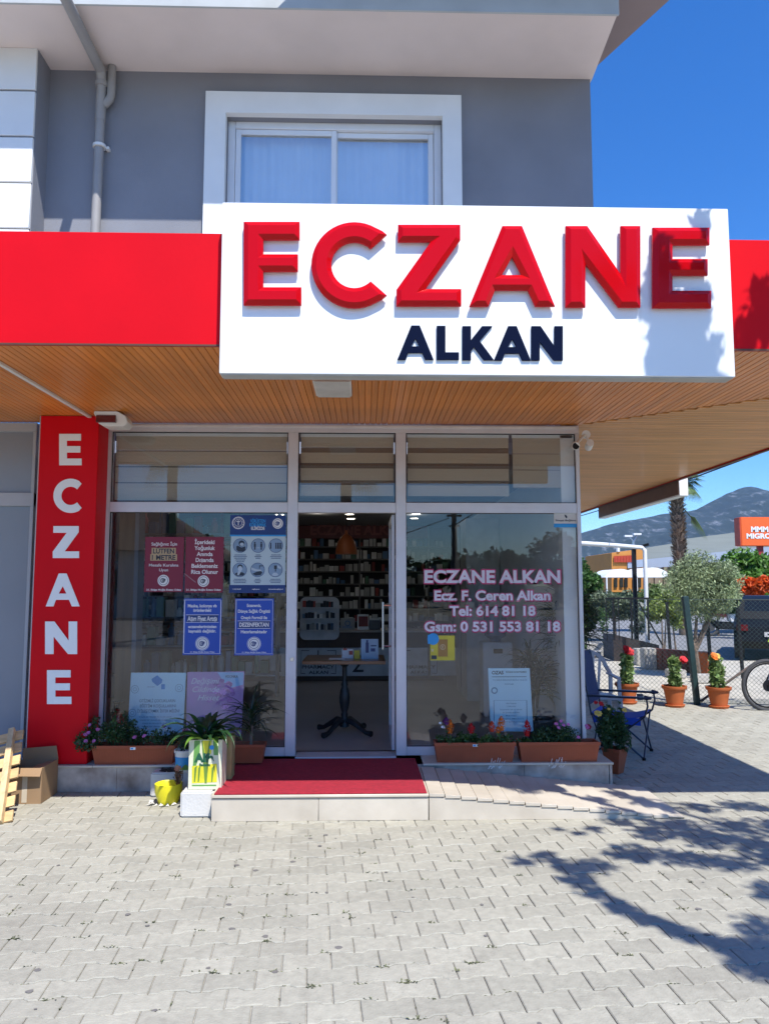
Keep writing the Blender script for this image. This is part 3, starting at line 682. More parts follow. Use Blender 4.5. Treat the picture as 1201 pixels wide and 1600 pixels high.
# picture poster
t = poster('picture_poster', 'large blue and pale poster with six round pictures of hygiene rules', 'poster', (359.5,805,447,926), PY, PAPER, lab)
m = MB(); rect(m,359.5,805,447,835.5,Yt); m.build('blue_header', BLU2, t); m = MB(); rect(m,358,914,446,926.5,Yt); m.build('blue_footer', BLU2, t)
m = MB(); rect(m,359.5,835.7,447,838,Yt); write(m,'VİRÜSTEN',403,814,5,Yt-.001,24,bold=.03); write(m,'KORUNMAK',403,820,5,Yt-.001,26,bold=.03); m.build('cyan_lettering', CYA, t)
w1, w3, w2 = MB(), MB(), MB()
write(w1,'ELİMİZDE',403,825.5,4.6,Yt-.001,21,bold=.03); ring(w1,372.5,817,8.5,9.8,Yt-.001); ring(w1,372.5,817,5.2,5.8,Yt-.001)
m = MB(); 
for k in range(16): an = 2*PI*k/16; disc(w1,372.5+7.3*math.cos(an),817+7.3*math.sin(an),.7,Yt-.001,6)
rect(w1,371.8,813,373.2,821,Yt-.0012,.0003); rect(w1,369.5,814.5,375.5,815.5,Yt-.0014,.0002); emblem(w3,w1,w3,434,818,8.2,Yt-.001)
CIR = M('circle print', (.22,.33,.46), .5)
cc2 = MB(); SK = M('figure print', (.45,.55,.62), .5); fg = MB(); fl = MB()
for r_ in range(2):
    for c_ in range(3):
        cx, cy = (375.5+c_*27.8-r_*.8, 852.5+r_*38); q_ = MB(); disc(q_,cx,cy,10.2,Yt-.0005); q_.build('circle', CIR, t); ring(w3,cx,cy,10.4,11.2,Yt-.0006)
        Yf = Yt-.0010
        if (r_,c_) == (0,0): disc(fg,cx+2,cy-3.5,4.6,Yf); disc(fl,cx+2.5,cy-2,3.2,Yf-.0004,12,.8); fg.poly([at(cx+a_,cy+b_,Yf-.0006) for a_,b_ in ((-6,1),(-4,0),(2,3),(8,1),(8,7),(4,9.5),(-2,9.5),(-6,7))][::-1])
        elif (r_,c_) == (0,1):
            for s_ in (-5,5): disc(fg,cx+s_,cy-4.5,1.4,Yf,10); rect(fg,cx+s_-1.6,cy-3,cx+s_+1.6,cy+2,Yf); rect(fg,cx+s_-1,cy+2,cx+s_+1,cy+6.5,Yf)
            rect(fl,cx-2,cy+3,cx+2,cy+3.8,Yf)
        elif (r_,c_) == (0,2):
            for s_ in (-8,0,2.8,5.4,8): disc(fg,cx+s_,cy-3.5,1.2,Yf,8); rect(fg,cx+s_-1,cy-2.3,cx+s_+1,cy+5,Yf)
        elif (r_,c_) == (1,0): disc(fg,cx+.5,cy-4.5,4.2,Yf,14); disc(fl,cx+.5,cy-2,3.4,Yf-.0004,12,1.25); fg.poly([at(cx+a_,cy+b_,Yf) for a_,b_ in ((-8,6),(-3,3.5),(4,3.5),(8,6),(5,9),(-5,9))][::-1]); fl.poly([at(cx+a_,cy+b_,Yf-.0006) for a_,b_ in ((-3,3),(2,-1),(3,.5),(-1,8),(-4,8))][::-1])
        elif (r_,c_) == (1,1): fl.poly([at(cx+a_,cy+b_,Yf) for a_,b_ in ((-10,-4),(-2,-1),(6,0),(6,2),(-3,2),(-9.5,0))][::-1]); fg.poly([at(cx+a_,cy+b_,Yf-.0004) for a_,b_ in ((-8,6),(-1,2.6),(5,1.6),(7.5,4),(5,8),(-3,9))][::-1]); rect(fg,cx+2.5,cy-7,cx+9,cy-5.6,Yf); rect(fg,cx+2.4,cy-5.6,cx+3.6,cy-2,Yf)
        else: rect(fg,cx-2,cy-7,cx+2.4,cy-1.5,Yf); rect(fg,cx-.7,cy-1.5,cx+1,cy+2.5,Yf); fl.poly([at(cx+a_,cy+b_,Yf) for a_,b_ in ((-6,8.5),(-3,4.5),(2,4.5),(5,8),(0,9.8))][::-1]); fl.poly([at(cx+a_,cy+b_,Yf) for a_,b_ in ((3,-8),(9,-4),(8,-1),(3,-4))][::-1])
        for k in range(3+(r_+c_==0)*2): write(w3,'iiiiiiiiiiiiiiiiiii'[:19-abs(k-1)*4].replace('ii','ıl'),cx,cy+14.5+k*2.6,1.3,Yt-.0005,(21,11,18)[c_]-abs(k-1)*3,bold=.03)
fg.build('figures', DINK, t); fl.build('pale_figures', SK, t)
for s_, x_, w_ in (('T.C. SAĞLIK BAKANLIĞI',370,13),('saglik.gov.tr',400,12),('koronaonlem.saglik.gov.tr',431,23)): write(w1,s_,x_,920.5,1.6,Yt-.001,w_,bold=.03)
w1.build('lettering', INK, t); w3.build('dark_lettering', BLU2, t)
def blue_poster(label, box, lines, hi):
    t = poster('notice_poster', label, 'poster', box, PY, BLU, lab); x0, y0, x1, y1 = box
    w1, w3 = MB(), MB(); e = .7
    for q in ((x0+2,y0+2,x1-2,y0+2+e),(x0+2,y1-2-e,x1-2,y1-2),(x0+2,y0+3,x0+2+e,y1-3),(x1-2-e,y0+3,x1-2,y1-3)): rect(w1,*q,Yt,.0003)
    cx = (x0+x1)/2
    for s_, y_, c_, w_ in lines: write(w1,s_,cx,y_,c_,Yt,w_,bold=.03)
    s_, y_, c_, w_ = hi; rect(w3,cx-w_/2-2,y_-5.5,cx+w_/2+2,y_+5.5,Yt,.0004); write(w1,s_,cx,y_,c_,Yt-.001,w_,bold=.03)
    for q in ((cx-w_/2-2.6,y_-6.2,cx+w_/2+2.6,y_-5.5),(cx-w_/2-2.6,y_+5.5,cx+w_/2+2.6,y_+6.2)): rect(w1,*q,Yt,.0003)
    emblem(w3,w1,w3,cx,y1-18,9.6,Yt); ring(w1,cx,y1-18,10.4,11,Yt); write(w1,'21. Bölge Muğla Eczacı Odası',cx,y1-4.8,1.8,Yt,38,bold=.03)
    w1.build('lettering', INK, t); w3.build('dark_lettering', BLU2, t)
blue_poster('blue notice reading Aşırı Fiyat Artışı, below the maroon pair', (285.5,935,347,1023.5), (('Maske, kolonya vb',946.5,4.6,45),('ürünlerdeki',953.5,4.6,28),('eczanelerimizden',979,4.4,44),('kaynaklı değildir.',986,4.4,43)), ('Aşırı Fiyat Artışı',966.5,7,46))
blue_poster('blue notice reading DEZENFEKTAN, beside the door stile', (366,935,428,1024), (('Eczanemiz,',946,4.4,22),('Dünya Sağlık Örgütü',955,4.6,50),('Onaylı Formül ile',965,4.6,41),('Hazırlamaktadır',987,4.6,41)), ('DEZENFEKTAN',976,6,46))
# window lettering on the right pane
wt = thing('window_lettering', 'white window lettering with pink outline, ECZANE ALKAN and phone numbers', 'lettering', (1.0, FY, 1.5))
YO = FY+.0215; WV = M('white vinyl', (.62,.60,.66), .5); PV = M('pink vinyl', (.42,.03,.12), .5)
for s_, y_, c_, w_ in (('ECZANE ALKAN',901,17.5,212),('Ecz. F. Ceren Alkan',930.5,13.5,181),('Tel: 614 81 18',954.5,13.5,134),('Gsm: 0 531 553 81 18',979,13.5,212)):
    w1, w2 = MB(), MB(); write(w1,s_,769,y_,c_*1.03,YO-.0012,w_,bold=.034); write(w2,s_,769.3,y_,c_+2,YO-.0004,w_+3,bold=.075)
    w1.build('text_line', WV, wt); w2.build('pink_outline', PV, wt)
t = poster('shop_sticker', 'small white sticker with blue strip in top corner of right pane', 'sticker', (865,801.5,902,818), PY, M('sticker white', (.6,.6,.58), .5), None)
m = MB(); rect(m,865,818.2,901.5,824,PY); m.build('blue_strip', CYA, t)
m = MB(); write(m,'Sosyal Bağlantı',883.5,813,2.6,Yt,32,bold=.02); m.poly([at(881+a_,804+b_,Yt) for a_,b_ in ((0,0),(3,1),(5,4),(3,6),(1,3))][::-1]); m.build('lettering', DINK, t)
t = poster('card_payment_sticker', 'square yellow sticker with brown middle and blue round tab on right pane', 'sticker', (672,993,710,1032), PY, M('yellow print', (.55,.47,.04), .5), None)
m = MB(); rect(m,684,999,699,1026,Yt); m.build('brown_field', M('brown print', (.32,.17,.04), .5), t)
m = MB(); disc(m,676.5,998.5,9,Yt-.0008); rect(m,668,992,678,1006,Yt-.0012,.0003); m.build('blue_tab', CYA, t)
m = MB(); rect(m,673.5,1024,682,1030,Yt,.0003); m.build('dark_patch', DINK, t)
m = MB(); ring(m,691.5,1011,3.4,4.2,Yt-.001); write(m,'E',691.5,1011,4,Yt-.001); rect(m,673.5,1014,677,1018,Yt,.0003); m.build('mark', M('pale gold', (.6,.5,.3), .5), t)

# ------------------------------------------------------------------ leaning boards behind the glass
def board(name, label, cat, c4, Y, base, thick=.012):   # c4: four corners in photo px (tl,tr,br,bl)
    P = [at(x, y, Y) for x, y in c4]; t = thing(name, label, cat, tuple((P[2]+P[3])/2))
    m = MB(); m.prism([p for p in P], (0, thick, 0)); m.build('board', base, t, bev=.002); return t
BY = FY+.16
LBP = M('light blue print', (.50,.74,.80), .5, .04, 3)
t = board('charity_board', 'pale blue standing board with house logo about children, behind left pane', 'board', ((205,1051),(291,1051),(286,1150),(199,1150)), BY, LBP)
w1, w2, w3 = MB(), MB(), MB(); Yb = BY-.001
w2.poly([at(x,y,Yb) for x,y in ((237,1061),(246,1055),(254,1062),(253,1067),(246,1072),(238,1065))][::-1]); rect(w2,252,1069,258,1077,Yb,.0004)
for k,(s_,w_) in enumerate((('OTİZMLİ ÇOCUKLARIN',56),('EĞİTİM KOŞULLARINI',56),('İYİLEŞTİRMEK İSTER MİSİN?',66))): write(w3,s_,246+k,1095+k*8,4.3,Yb,w_,bold=.02)
for k in range(4): write(w3,'küçük bir destek ile mutlu yarınlar'[:32-3*k],243,1120+k*5,1.6,Yb,(50,48,40,42)[k],bold=.02)
for cx,cy in ((211,1077),(280,1075),(207,1114)): ring(w3,cx,cy,5.5,6.2,Yb); ring(w3,cx,cy,2.4,3,Yb,12)
write(w3,'tohum otizm',236,1073,1.8,Yb,12)
w2.build('blue_logo', M('logo blue', (.03,.25,.55), .5), t); w3.build('lettering', M('grey print', (.16,.27,.34), .5), t)
LIL = M('lilac print', (.60,.48,.80), .5, .5, 2.2, c2=(.66,.32,.60))
t = board('skin_care_board', 'lilac and pink standing board with flowing white script, behind left pane', 'board', ((293,1050),(382,1049),(377,1150),(290,1150)), BY, LIL)
w1, w2, w3 = MB(), MB(), MB()
for s_, x_, y_, w_ in (('Değişimi',321,1064,44),('Cildinde',322,1077,42),('Hisset',326,1090,34)): write(w1,s_,x_,y_,8.5,Yb-.0006,w_,bold=.0,shear=.35)
write(w3,'VOONKA',362,1057,3.6,Yb-.0006,20,bold=.02); m = MB(); m.poly([at(x,y,Yb) for x,y in ((340,1050.5),(381,1050.5),(380,1070),(362,1074),(350,1066))][::-1]); m.build('blue_corner', M('pale sky print', (.32,.52,.72), .5), t)
m = MB()
for k in range(26):
    a_ = random.uniform(0,2*PI); r_ = random.uniform(3,22); disc(m, 345+r_*math.cos(a_)*.9, 1085+r_*math.sin(a_), random.uniform(3,7), Yb-.0002-.00001*k, 9, random.uniform(.4,1))
m.build('petals', M('lilac petals', (.50,.22,.50), .6, .4, 60, rnd=.3), t)
w1.build('lettering', INK, t); w3.build('brand_lettering', DINK, t)
t = board('licence_board', 'pale framed certificate board with round seal leaning behind right pane', 'board', ((762,1044),(827,1044),(833,1143),(766,1143)), BY-.05, M('certificate', (.46,.70,.78), .5, .05, 3))
Yb = BY-.051; w3 = MB(); w2 = MB()
write(w3,'OZAS',777,1051,5,Yb,18,bold=.03); write(w3,'ECZANE RUHSATNAMESİ',806,1050,2.2,Yb,32,bold=.02); rect(w3,768,1057,822,1058,Yb,.0004)
write(w2,'T.C. SAĞLIK BAKANLIĞI MUĞLA VALİLİĞİ',796,1062.5,2.2,Yb,54); write(w2,'RUHSATNAME',795,1069,2,Yb,14); ring(w2,772,1079,3.2,5.2,Yb)
for q in ((771,1094,823,1094.6),(771,1094.6,771.6,1133),(822.4,1094.6,823,1133),(772,1132.6,823,1133)): rect(w2,*q,Yb,.0003)
for k in range(7): write(w2,('Adı Soyadı','F. CEREN ALKAN','Eczanenin adı ve adresi','ECZANE ALKAN','Muğla Ortaca','İl Sağlık Müdürü','Vali Yardımcısı')[k],798,1099+k*4.8,1.9,Yb,(16,14,34,26,16,40,44)[k])
w3.build('lettering', DINK, t); w2.build('faint_lettering', M('faint print', (.13,.25,.36), .5), t)

# ------------------------------------------------------------------ interior
IY = 12.4
cn = thing('shop_counter', 'long dark wood shop counter with white front panels marked 1 and 2', 'counter', (-1, IY, .2))
zt_ = at(560,985,IY).z; zp = at(560,1012,IY).z; zq = at(560,1056,IY).z
MB().box(-3.6, XR-.7, IY, IY+.7, .2, zt_-.03).build('counter_body', M('dark walnut', (.09,.055,.035), .5, .2, 4), cn)
MB().box(-3.65, XR-.65, IY-.06, IY+.74, zt_-.028, zt_).build('counter_top', M('grey counter top', (.45,.43,.40), .3), cn, bev=.003)
CW = M('counter panel', (.70,.74,.78), .4)
for a_, b_ in ((400,452),(454,538),(540,668),(672,760)):
    MB().box(at(a_,1030,IY).x, at(b_,1030,IY).x, IY-.02, IY-.002, zq, zp).build('front_panel', CW, cn)
w = MB(); Yc = IY-.022
for cx in (497,655): 
    write(w,'PHARMACY',cx,1042,5,Yc,50,bold=.02); write(w,'ALKAN',cx+.5,1050.5,5,Yc,30,bold=.02)
    for q in ((cx-27,1016,cx-26,1053),(cx+27,1016,cx+28,1053),(cx-26,1016,cx-14,1017),(cx+14,1016,cx+27,1017),(cx-26,1052,cx-20,1053),(cx+20,1052,cx+27,1053)): rect(w,*q,Yc,.001)
w.build('lettering', DINK, cn)['kind'] = 'stuff'
for s_,x_,y_,c_ in (('1',437,1037,26),('1',497,1022,12),('2',559,1036,28)): w = MB(); write(w,s_,x_,y_,c_,Yc,bold=.0); w.build('numeral', DINK, cn)
# shelving at the back
SYB = 14.6
sh = thing('medicine_shelves', 'tall dark wall shelves packed with small medicine boxes behind the counter', 'shelves', (-1, SYB, .2))
MB().box(-4.6, XR-.3, SYB+.3, SYB+.34, .2, 2.84).build('shelf_back', M('shelf back', (.05,.045,.045), .7), sh)
bc = [M('box white', (.75,.75,.72), .6, rnd=.5), M('box blue', (.10,.20,.35), .6, rnd=.4), M('box red', (.40,.08,.07), .6, rnd=.4), M('box green', (.12,.25,.16), .6, rnd=.4)]
acc = [MB() for _ in bc]
for k in range(9):
    z = .55+k*.235
    MB().box(-4.6, XR-.3, SYB, SYB+.3, z, z+.02).build('shelf', M('shelf board', (.20,.19,.18), .5), sh)
    x = -4.5
    while x < XR-.45:
        w_ = random.uniform(.03,.11); h_ = random.uniform(.06,.18); 
        if random.random() < .85: acc[random.choice([0]*11+[1,1,2,3])].box(x, x+w_, SYB+random.uniform(.0,.06), SYB+.2, z+.021, z+.021+h_)
        x += w_+random.uniform(.004,.03)
for q, mt in zip(acc, bc): q.build('medicine_boxes', mt, sh)['kind'] = 'stuff'
for x in (-3.1,-1.6,-.1,1.2): MB().box(x, x+.03, SYB-.01, SYB+.3, .3, 2.84).build('upright', M('shelf board', (.2,.19,.18), .5), sh)
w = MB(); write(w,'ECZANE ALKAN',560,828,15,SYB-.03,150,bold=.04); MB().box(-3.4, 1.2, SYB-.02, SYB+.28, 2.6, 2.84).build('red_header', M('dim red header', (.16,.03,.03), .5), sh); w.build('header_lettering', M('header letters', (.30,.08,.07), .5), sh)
# display stand on the counter
t = thing('display_stand', 'grey rounded counter display with three small shelves of products', 'display stand', (-.9, IY-.2, zt_-.2))
a_, b_ = at(468,1000,IY-.15), at(530,933,IY-.15); r_ = .09
m = MB(); pts = []
for cx, cz, s0 in ((b_.x-r_, b_.z-r_, 0), (a_.x+r_, b_.z-r_, 90), (a_.x+r_, a_.z+r_, 180), (b_.x-r_, a_.z+r_, 270)):
    for k in range(6): an = math.radians(s0+18*k); pts.append((cx+r_*math.cos(an), IY-.13, cz+r_*math.sin(an)))
m.prism(pts, (0,.03,0)); m.build('stand_back', M('stand grey', (.75,.77,.80), .4), t)
for k, y_ in enumerate((950,967,985)):
    z = at(500,y_,IY-.15).z; MB().box(a_.x+.04, b_.x-.03, IY-.26, IY-.131, z, z+.014).build('stand_shelf', M('stand grey', (.55,.57,.6), .4), t)
    mm = [MB(), MB(), MB()]; x = a_.x+.05
    while x < b_.x-.1:
        w_ = random.uniform(.02,.05); mm[random.randrange(3)].box(x, x+w_, IY-.25, IY-.16, z+.015, z+.015+random.uniform(.06,.11)); x += w_+.004
    for q, mt in zip(mm, (DINK, bc[0], bc[2 if k == 0 else 1])): q.build('products', mt, t)['kind'] = 'stuff'
def pack(name, label, cat, x0, y0, x1, y1, Y, d, mat, face=None, group=None):
    a = at(x0,y1,Y); b = at(x1,y0,Y); t = thing(name, label, cat, ((a.x+b.x)/2, Y, a.z), group)
    MB().box(a.x, b.x, Y, Y+d, a.z, b.z).build('carton', mat, t, bev=.002)
    if face: face(t, Y-.001)
    return t
def f_red(t, Y):
    m = MB(); rect(m,560,963,575,979,Y,.0006); m.build('red_panel', bc[2], t)
pack('product_carton', 'white carton with grey drawing on counter beside the display stand', 'carton', 532,966,554,984,IY-.02,.12,bc[0], lambda t,Y: (lambda m: (ring(m,543,974,3,4.5,Y), rect(m,535,979,550,980.5,Y,.0005), m.build('print', bc[1], t)))(MB()))
pack('product_carton', 'white carton with red picture standing on the shop counter', 'carton', 558,960,576,984,IY-.02,.1,bc[0],f_red)
pack('card_printer', 'low dark till printer with pale top at counter right end', 'printer', 577,968,594,984,IY,.2,M('printer dark', (.07,.07,.07), .4), lambda t,Y: (lambda m: (rect(m,577,966,593,969,Y), m.build('top_tray', bc[0], t)))(MB()))
# pendant lamp
PYL = 10.6
t = thing('pendant_lamp', 'orange dome pendant lamp hanging above the counter', 'lamp', tuple(at(541,860,PYL)))
c_ = at(541,866,PYL); w_ = at(558,866,PYL).x-c_.x
m = MB(); m.lathe([(w_,0),(w_*.98,.06),(w_*.8,.17),(w_*.45,.25),(w_*.15,.28),(.02,.33)], tuple(c_), 24); m.build('shade', M('orange shade', (.45,.12,.03), .4), t, smooth=True)
MB().tube([c_+Vector((0,0,.33)), Vector((c_.x,c_.y,2.85))], .006, 6).build('cord', BLACK, t)
MB().lathe([(.0,.0),(.04,.01),(.05,.05),(.03,.1)], tuple(c_), 12).build('bulb', emit('lit bulb', (1,.75,.5), 1.2), t, smooth=True)
# ceiling spots, lit; the right pane pair are added glowing discs imitating reflections
for i, (px, py, lb) in enumerate(((546,802.5,'farther of the two lit ceiling spots seen through the open doorway'),(548,809.5,'nearer of the two lit ceiling spots seen through the open doorway'),(437,803,'lit ceiling spot at the top of left pane above the picture poster'),(650,802,'farther glowing disc standing in for a reflected spot at top left of the right pane'),(647,809,'nearer glowing disc standing in for a reflected spot at top left of the right pane'))):
    q_ = gz(px, py, 2.848)
    t = thing('ceiling_spot', lb, 'spotlight', tuple(q_), 'lit ceiling spotlights inside the shop')
    MB().lathe([(.07,-.0),(.09,-.0),(.09,-.012),(.07,-.012)], tuple(q_), 16).build('spot_rim', WHT, t)
    MB().lathe([(.0,-.012),(.069,-.012)], tuple(q_), 16).build('spot_lens', MATS.get('spot lens') or emit('spot lens', (1,.95,.88), 2.5), t)
# the lit spots give real light
for k, (x, y) in enumerate(((-.75,12.2),(-.6,9.6),(-2.6,11.),(.8,12.4))):
    ld = bpy.data.lights.new('spot_light','POINT'); ld.energy = 1.0; ld.shadow_soft_size = .07; ld.color = (1,.93,.84)
    lo_ = bpy.data.objects.new('spot_light', ld); COL.objects.link(lo_); lo_.location = (x, y, 2.78)
# table by the door
TY = 8.05
t = thing('pedestal_table', 'square wooden table with ornate black cast iron pedestal just inside the door', 'table', (-.22, TY, .2))
tz = at(540,1032,TY-.3).z
tx0, tx1 = at(472,1035,TY-.35).x, at(602,1035,TY-.35).x
MB().box(tx0, tx1, TY-.35, TY+.33, tz-.035, tz).build('table_top', M('table wood', (.20,.085,.04), .3, .2, 4, stretch=(1,8,1), coat=.2), t, bev=.003)
tc_ = Vector(((tx0+tx1)/2, TY, .2)); h_ = tz-.235
m = MB(); m.lathe([(.03,0.06),(.05,.07),(.045,.12),(.03,.16),(.035,.19),(.028,.21),(.04,.25),(.052,.31),(.055,.36),(.045,.43),(.03,.47),(.036,.49),(.028,.51),(.024,.54),(.024,h_*.92),(.06,h_*.97),(.12,h_-.002)], tuple(tc_), 20)
m.build('column', M('black cast iron', (.02,.022,.024), .45, .2, 20), t, smooth=True)
for k in range(4):
    an = PI/4+.15+k*PI/2; d_ = Vector((math.cos(an), math.sin(an), 0)); m = MB()
    m.tube([tc_+Vector((0,0,.12))+d_*.02, tc_+Vector((0,0,.13))+d_*.09, tc_+Vector((0,0,.085))+d_*.18, tc_+Vector((0,0,.035))+d_*.27, tc_+Vector((0,0,.028))+d_*.34], [.03,.035,.026,.022,.03], 10)
    m.build('foot', MATS['black cast iron'], t, smooth=True)
def stand_card(name, label, x0, y0, x1, y1, Y, mat, fn=None):
    a = at(x0,y1,Y); b = at(x1,y0,Y); q = thing(name, label, 'card', ((a.x+b.x)/2, Y, tz))
    z1 = tz+(b.z-a.z); MB().box(a.x, b.x, Y, Y+.02, tz+.001, z1).build('card_face', mat, q)
    if fn: m = MB(); fn(m, Y-.002); m.build('print', bc[2] if 'white' in label else BLU2, q)
stand_card('leaflet_card', 'small white and red leaflet cards standing on the table', 534,1009,552,1024,TY-.1,M('card white', (.6,.62,.66), .5), lambda m,Y: (rect(m,545,1017,551,1023,Y,.001), rect(m,536,1013,542,1016,Y,.001)))
stand_card('leaflet_card', 'small yellow packet standing among cards on the table', 553,1011,562,1024,TY-.12,M('packet yellow', (.55,.45,.04), .5))
stand_card('product_card', 'pale blue product display card with bottle picture on the table', 564,993,591,1024,TY-.14,M('card blue', (.30,.45,.62), .4), lambda m,Y: (rect(m,571,1004,576,1020,Y,.001), rect(m,572,1000,575,1004,Y,.001), rect(m,579,1008,588,1010,Y,.001), rect(m,579,1013,586,1018,Y,.001)))
m = MB(); p = at(528,1030,TY-.1); m.box(p.x-.09, p.x+.07, TY-.2, TY-.05, tz+.001, tz+.004); o = m.build('paper_sheet', bc[0]); tag(o, 'white paper lying on the wooden table inside the door', 'paper')
# water cooler
wc = thing('water_cooler', 'white water dispenser with blue bottle behind the right pane', 'water cooler', (1.05, 9.3, .2))
WY = 9.0; a_ = at(755,1050,WY); b_ = at(800,1004,WY)
MB().box(a_.x, b_.x, WY, WY+.33, .2, b_.z).build('cabinet', WHT, wc, bev=.01)
cx_ = (a_.x+b_.x)/2; m = MB(); m.lathe([(.06,0),(.07,.03),(.13,.07),(.135,.15),(.128,.17),(.135,.19),(.135,.33),(.10,.40),(.0,.41)], (cx_, WY+.16, b_.z+.002), 20); m.build('bottle', M('blue bottle', (.05,.12,.22), .12, .1), wc, smooth=True)
MB().box(cx_-.05, cx_+.05, WY-.03, WY-.001, b_.z-.12, b_.z-.07).build('taps', BLACK, wc)
# black storage items behind the left pane and a brown column
o = thing('wood_column', 'tall brown wooden panel just inside the left window edge', 'panel', tuple(at(198,1150,7.6)))
a_, b_ = at(181,1000,7.5), at(213,1000,7.5); MB().box(a_.x, b_.x-.04, 7.5, 7.7, .216, 2.84).build('panel_board', M('brown panel', (.22,.14,.07), .6, .2, 3, stretch=(6,6,.6)), o); MB().box(b_.x-.039, b_.x, 7.49, 7.69, .216, 2.84).build('panel_edge', M('grey edge', (.22,.22,.23), .5), o)
sh2 = thing('side_shelves', 'open shelves with bottles and jars seen through the left window', 'shelves', (-2.6, 10.5, .2))
for k in range(6):
    z = .5+k*.38; MB().box(-3.4,-1.2,10.6,10.95,z,z+.02).build('shelf', M('glass shelf', (.2,.22,.24), .2), sh2)
    mm = [MB() for _ in range(4)]; x = -3.35
    while x < -1.3:
        w_ = random.uniform(.05,.12); h_ = random.uniform(.1,.3); q = random.randrange(4)
        if random.random() < .5: mm[q].lathe([(w_*.4,0),(w_*.42,h_*.7),(w_*.2,h_*.85),(w_*.2,h_)], (x+w_/2,10.72,z+.021), 8)
        else: mm[q].box(x,x+w_,10.65,10.85,z+.021,z+.021+h_)
        x += w_+.02
    for q, mt in zip(mm, bc): q.build('products', mt, sh2)['kind'] = 'stuff'
MB().box(-3.42,-3.4,10.6,10.95,.2,2.8).build('upright', MATS['shelf board'], sh2); MB().box(-1.2,-1.18,10.6,10.95,.2,2.8).build('upright', MATS['shelf board'], sh2)
# poles and white cabinet on the right inside
pp = thing('white_cabinet', 'tall white cupboard standing inside against the right wall', 'cupboard', (1.5, 10.2, .2))
MB().box(1.35, 1.80, 10.2, 11.4, .2, 2.6).build('cupboard_body', M('cupboard white', (.6,.6,.58), .5), pp, bev=.005); MB().box(1.342,1.349,10.8,10.806,.3,2.55).build('door_gap', DINK, pp)
fe = thing('fire_extinguisher', 'red fire extinguisher standing inside behind the left planter', 'fire extinguisher', tuple(at(184,1150,FY+.3)))
c_ = at(184,1128,FY+.3); m = MB(); m.lathe([(.055,0),(.058,.02),(.058,.26),(.045,.31),(.02,.33),(.02,.36)], (c_.x, FY+.3, .223), 18); m.build('cylinder_body', M('extinguisher red', (.5,.03,.02), .3), fe, smooth=True)
m = MB(); m.tube([(c_.x,FY+.3,.58),(c_.x,FY+.3,.63)], .016, 8); m.tube([(c_.x-.05,FY+.3,.64),(c_.x+.05,FY+.29,.65)], .01, 6); m.build('valve', BLACK, fe)
m = MB(); m.box(c_.x+.03,c_.x+.075,FY+.235,FY+.24,.33,.45); m.build('paper_tag', bc[0], fe)
# ------------------------------------------------------------------ planters and flowers
rg = random.Random(11)
def petals(m, c, r, n=6, up=(0,-.6,.8), rr=.5):
    c = Vector(c); u = Vector(up).normalized(); a = u.cross(Vector((1,0,.1))).normalized(); b = u.cross(a)
    for k in range(n):
        t = 2*PI*k/n+rg.uniform(-.2,.2); d = a*math.cos(t)+b*math.sin(t); e = a*math.cos(t+.5)+b*math.sin(t+.5); f = a*math.cos(t-.5)+b*math.sin(t-.5)
        m.poly([c, c+f*r*.75+u*r*.1, c+d*r+u*r*.05, c+e*r*.75+u*r*.1])
def blossom(parent, c, r, mat, name='blossom', dense=1):
    m = MB()
    for k in range(3*dense): petals(m, Vector(c)+Vector((rg.gauss(0,r*.15),rg.gauss(0,r*.15),r*.15*k)), r*(1-.15*(k%3)), 7, (rg.gauss(0,.25),-.7,.7))
    return m.build(name, mat, parent, fixn=False)
def plume(parent, c, h, r, mat):
    m = MB(); c = Vector(c)
    for k in range(150):
        t = rg.random(); a = rg.uniform(0,2*PI); rad = r*(1-t**3.2)*(.35+.65*rg.random())*(.6+.8*min(t*2,1))
        p = c+Vector((math.cos(a)*rad, math.sin(a)*rad, h*t)); d = Vector((math.cos(a)*.6, math.sin(a)*.6, 1)).normalized()*h*.16
        s = Vector((-math.sin(a), math.cos(a), 0))*r*.3; m.poly([p-s, p+d*.5, p+s, p-Vector((0,0,.004))])
    return m.build('flower_plume', mat, parent, fixn=False)
def sprigs(parent, x0, x1, y0, y1, z, h, n, mat, name='foliage', seed=1, size=.03, ratio=.5):
    r = random.Random(seed); st = MB(); cl = []
    for _ in range(n):
        x = r.uniform(x0,x1); y = r.uniform(y0,y1); hh = h*r.uniform(.45,1); dx = r.gauss(0,.03); dy = r.gauss(0,.02)
        st.tube([(x,y,z),(x+dx*.5,y+dy*.5,z+hh*.5),(x+dx,y+dy,z+hh)], .0025, 4, caps=False)
        cl.append((x+dx*.7, y+dy*.7, z+hh*.65, .035, .03, hh*.42, int(14+hh*90)))
    st.build('stems', LEAFD, parent, fixn=False); return leaves(name, cl, mat, parent, size, ratio, seed)
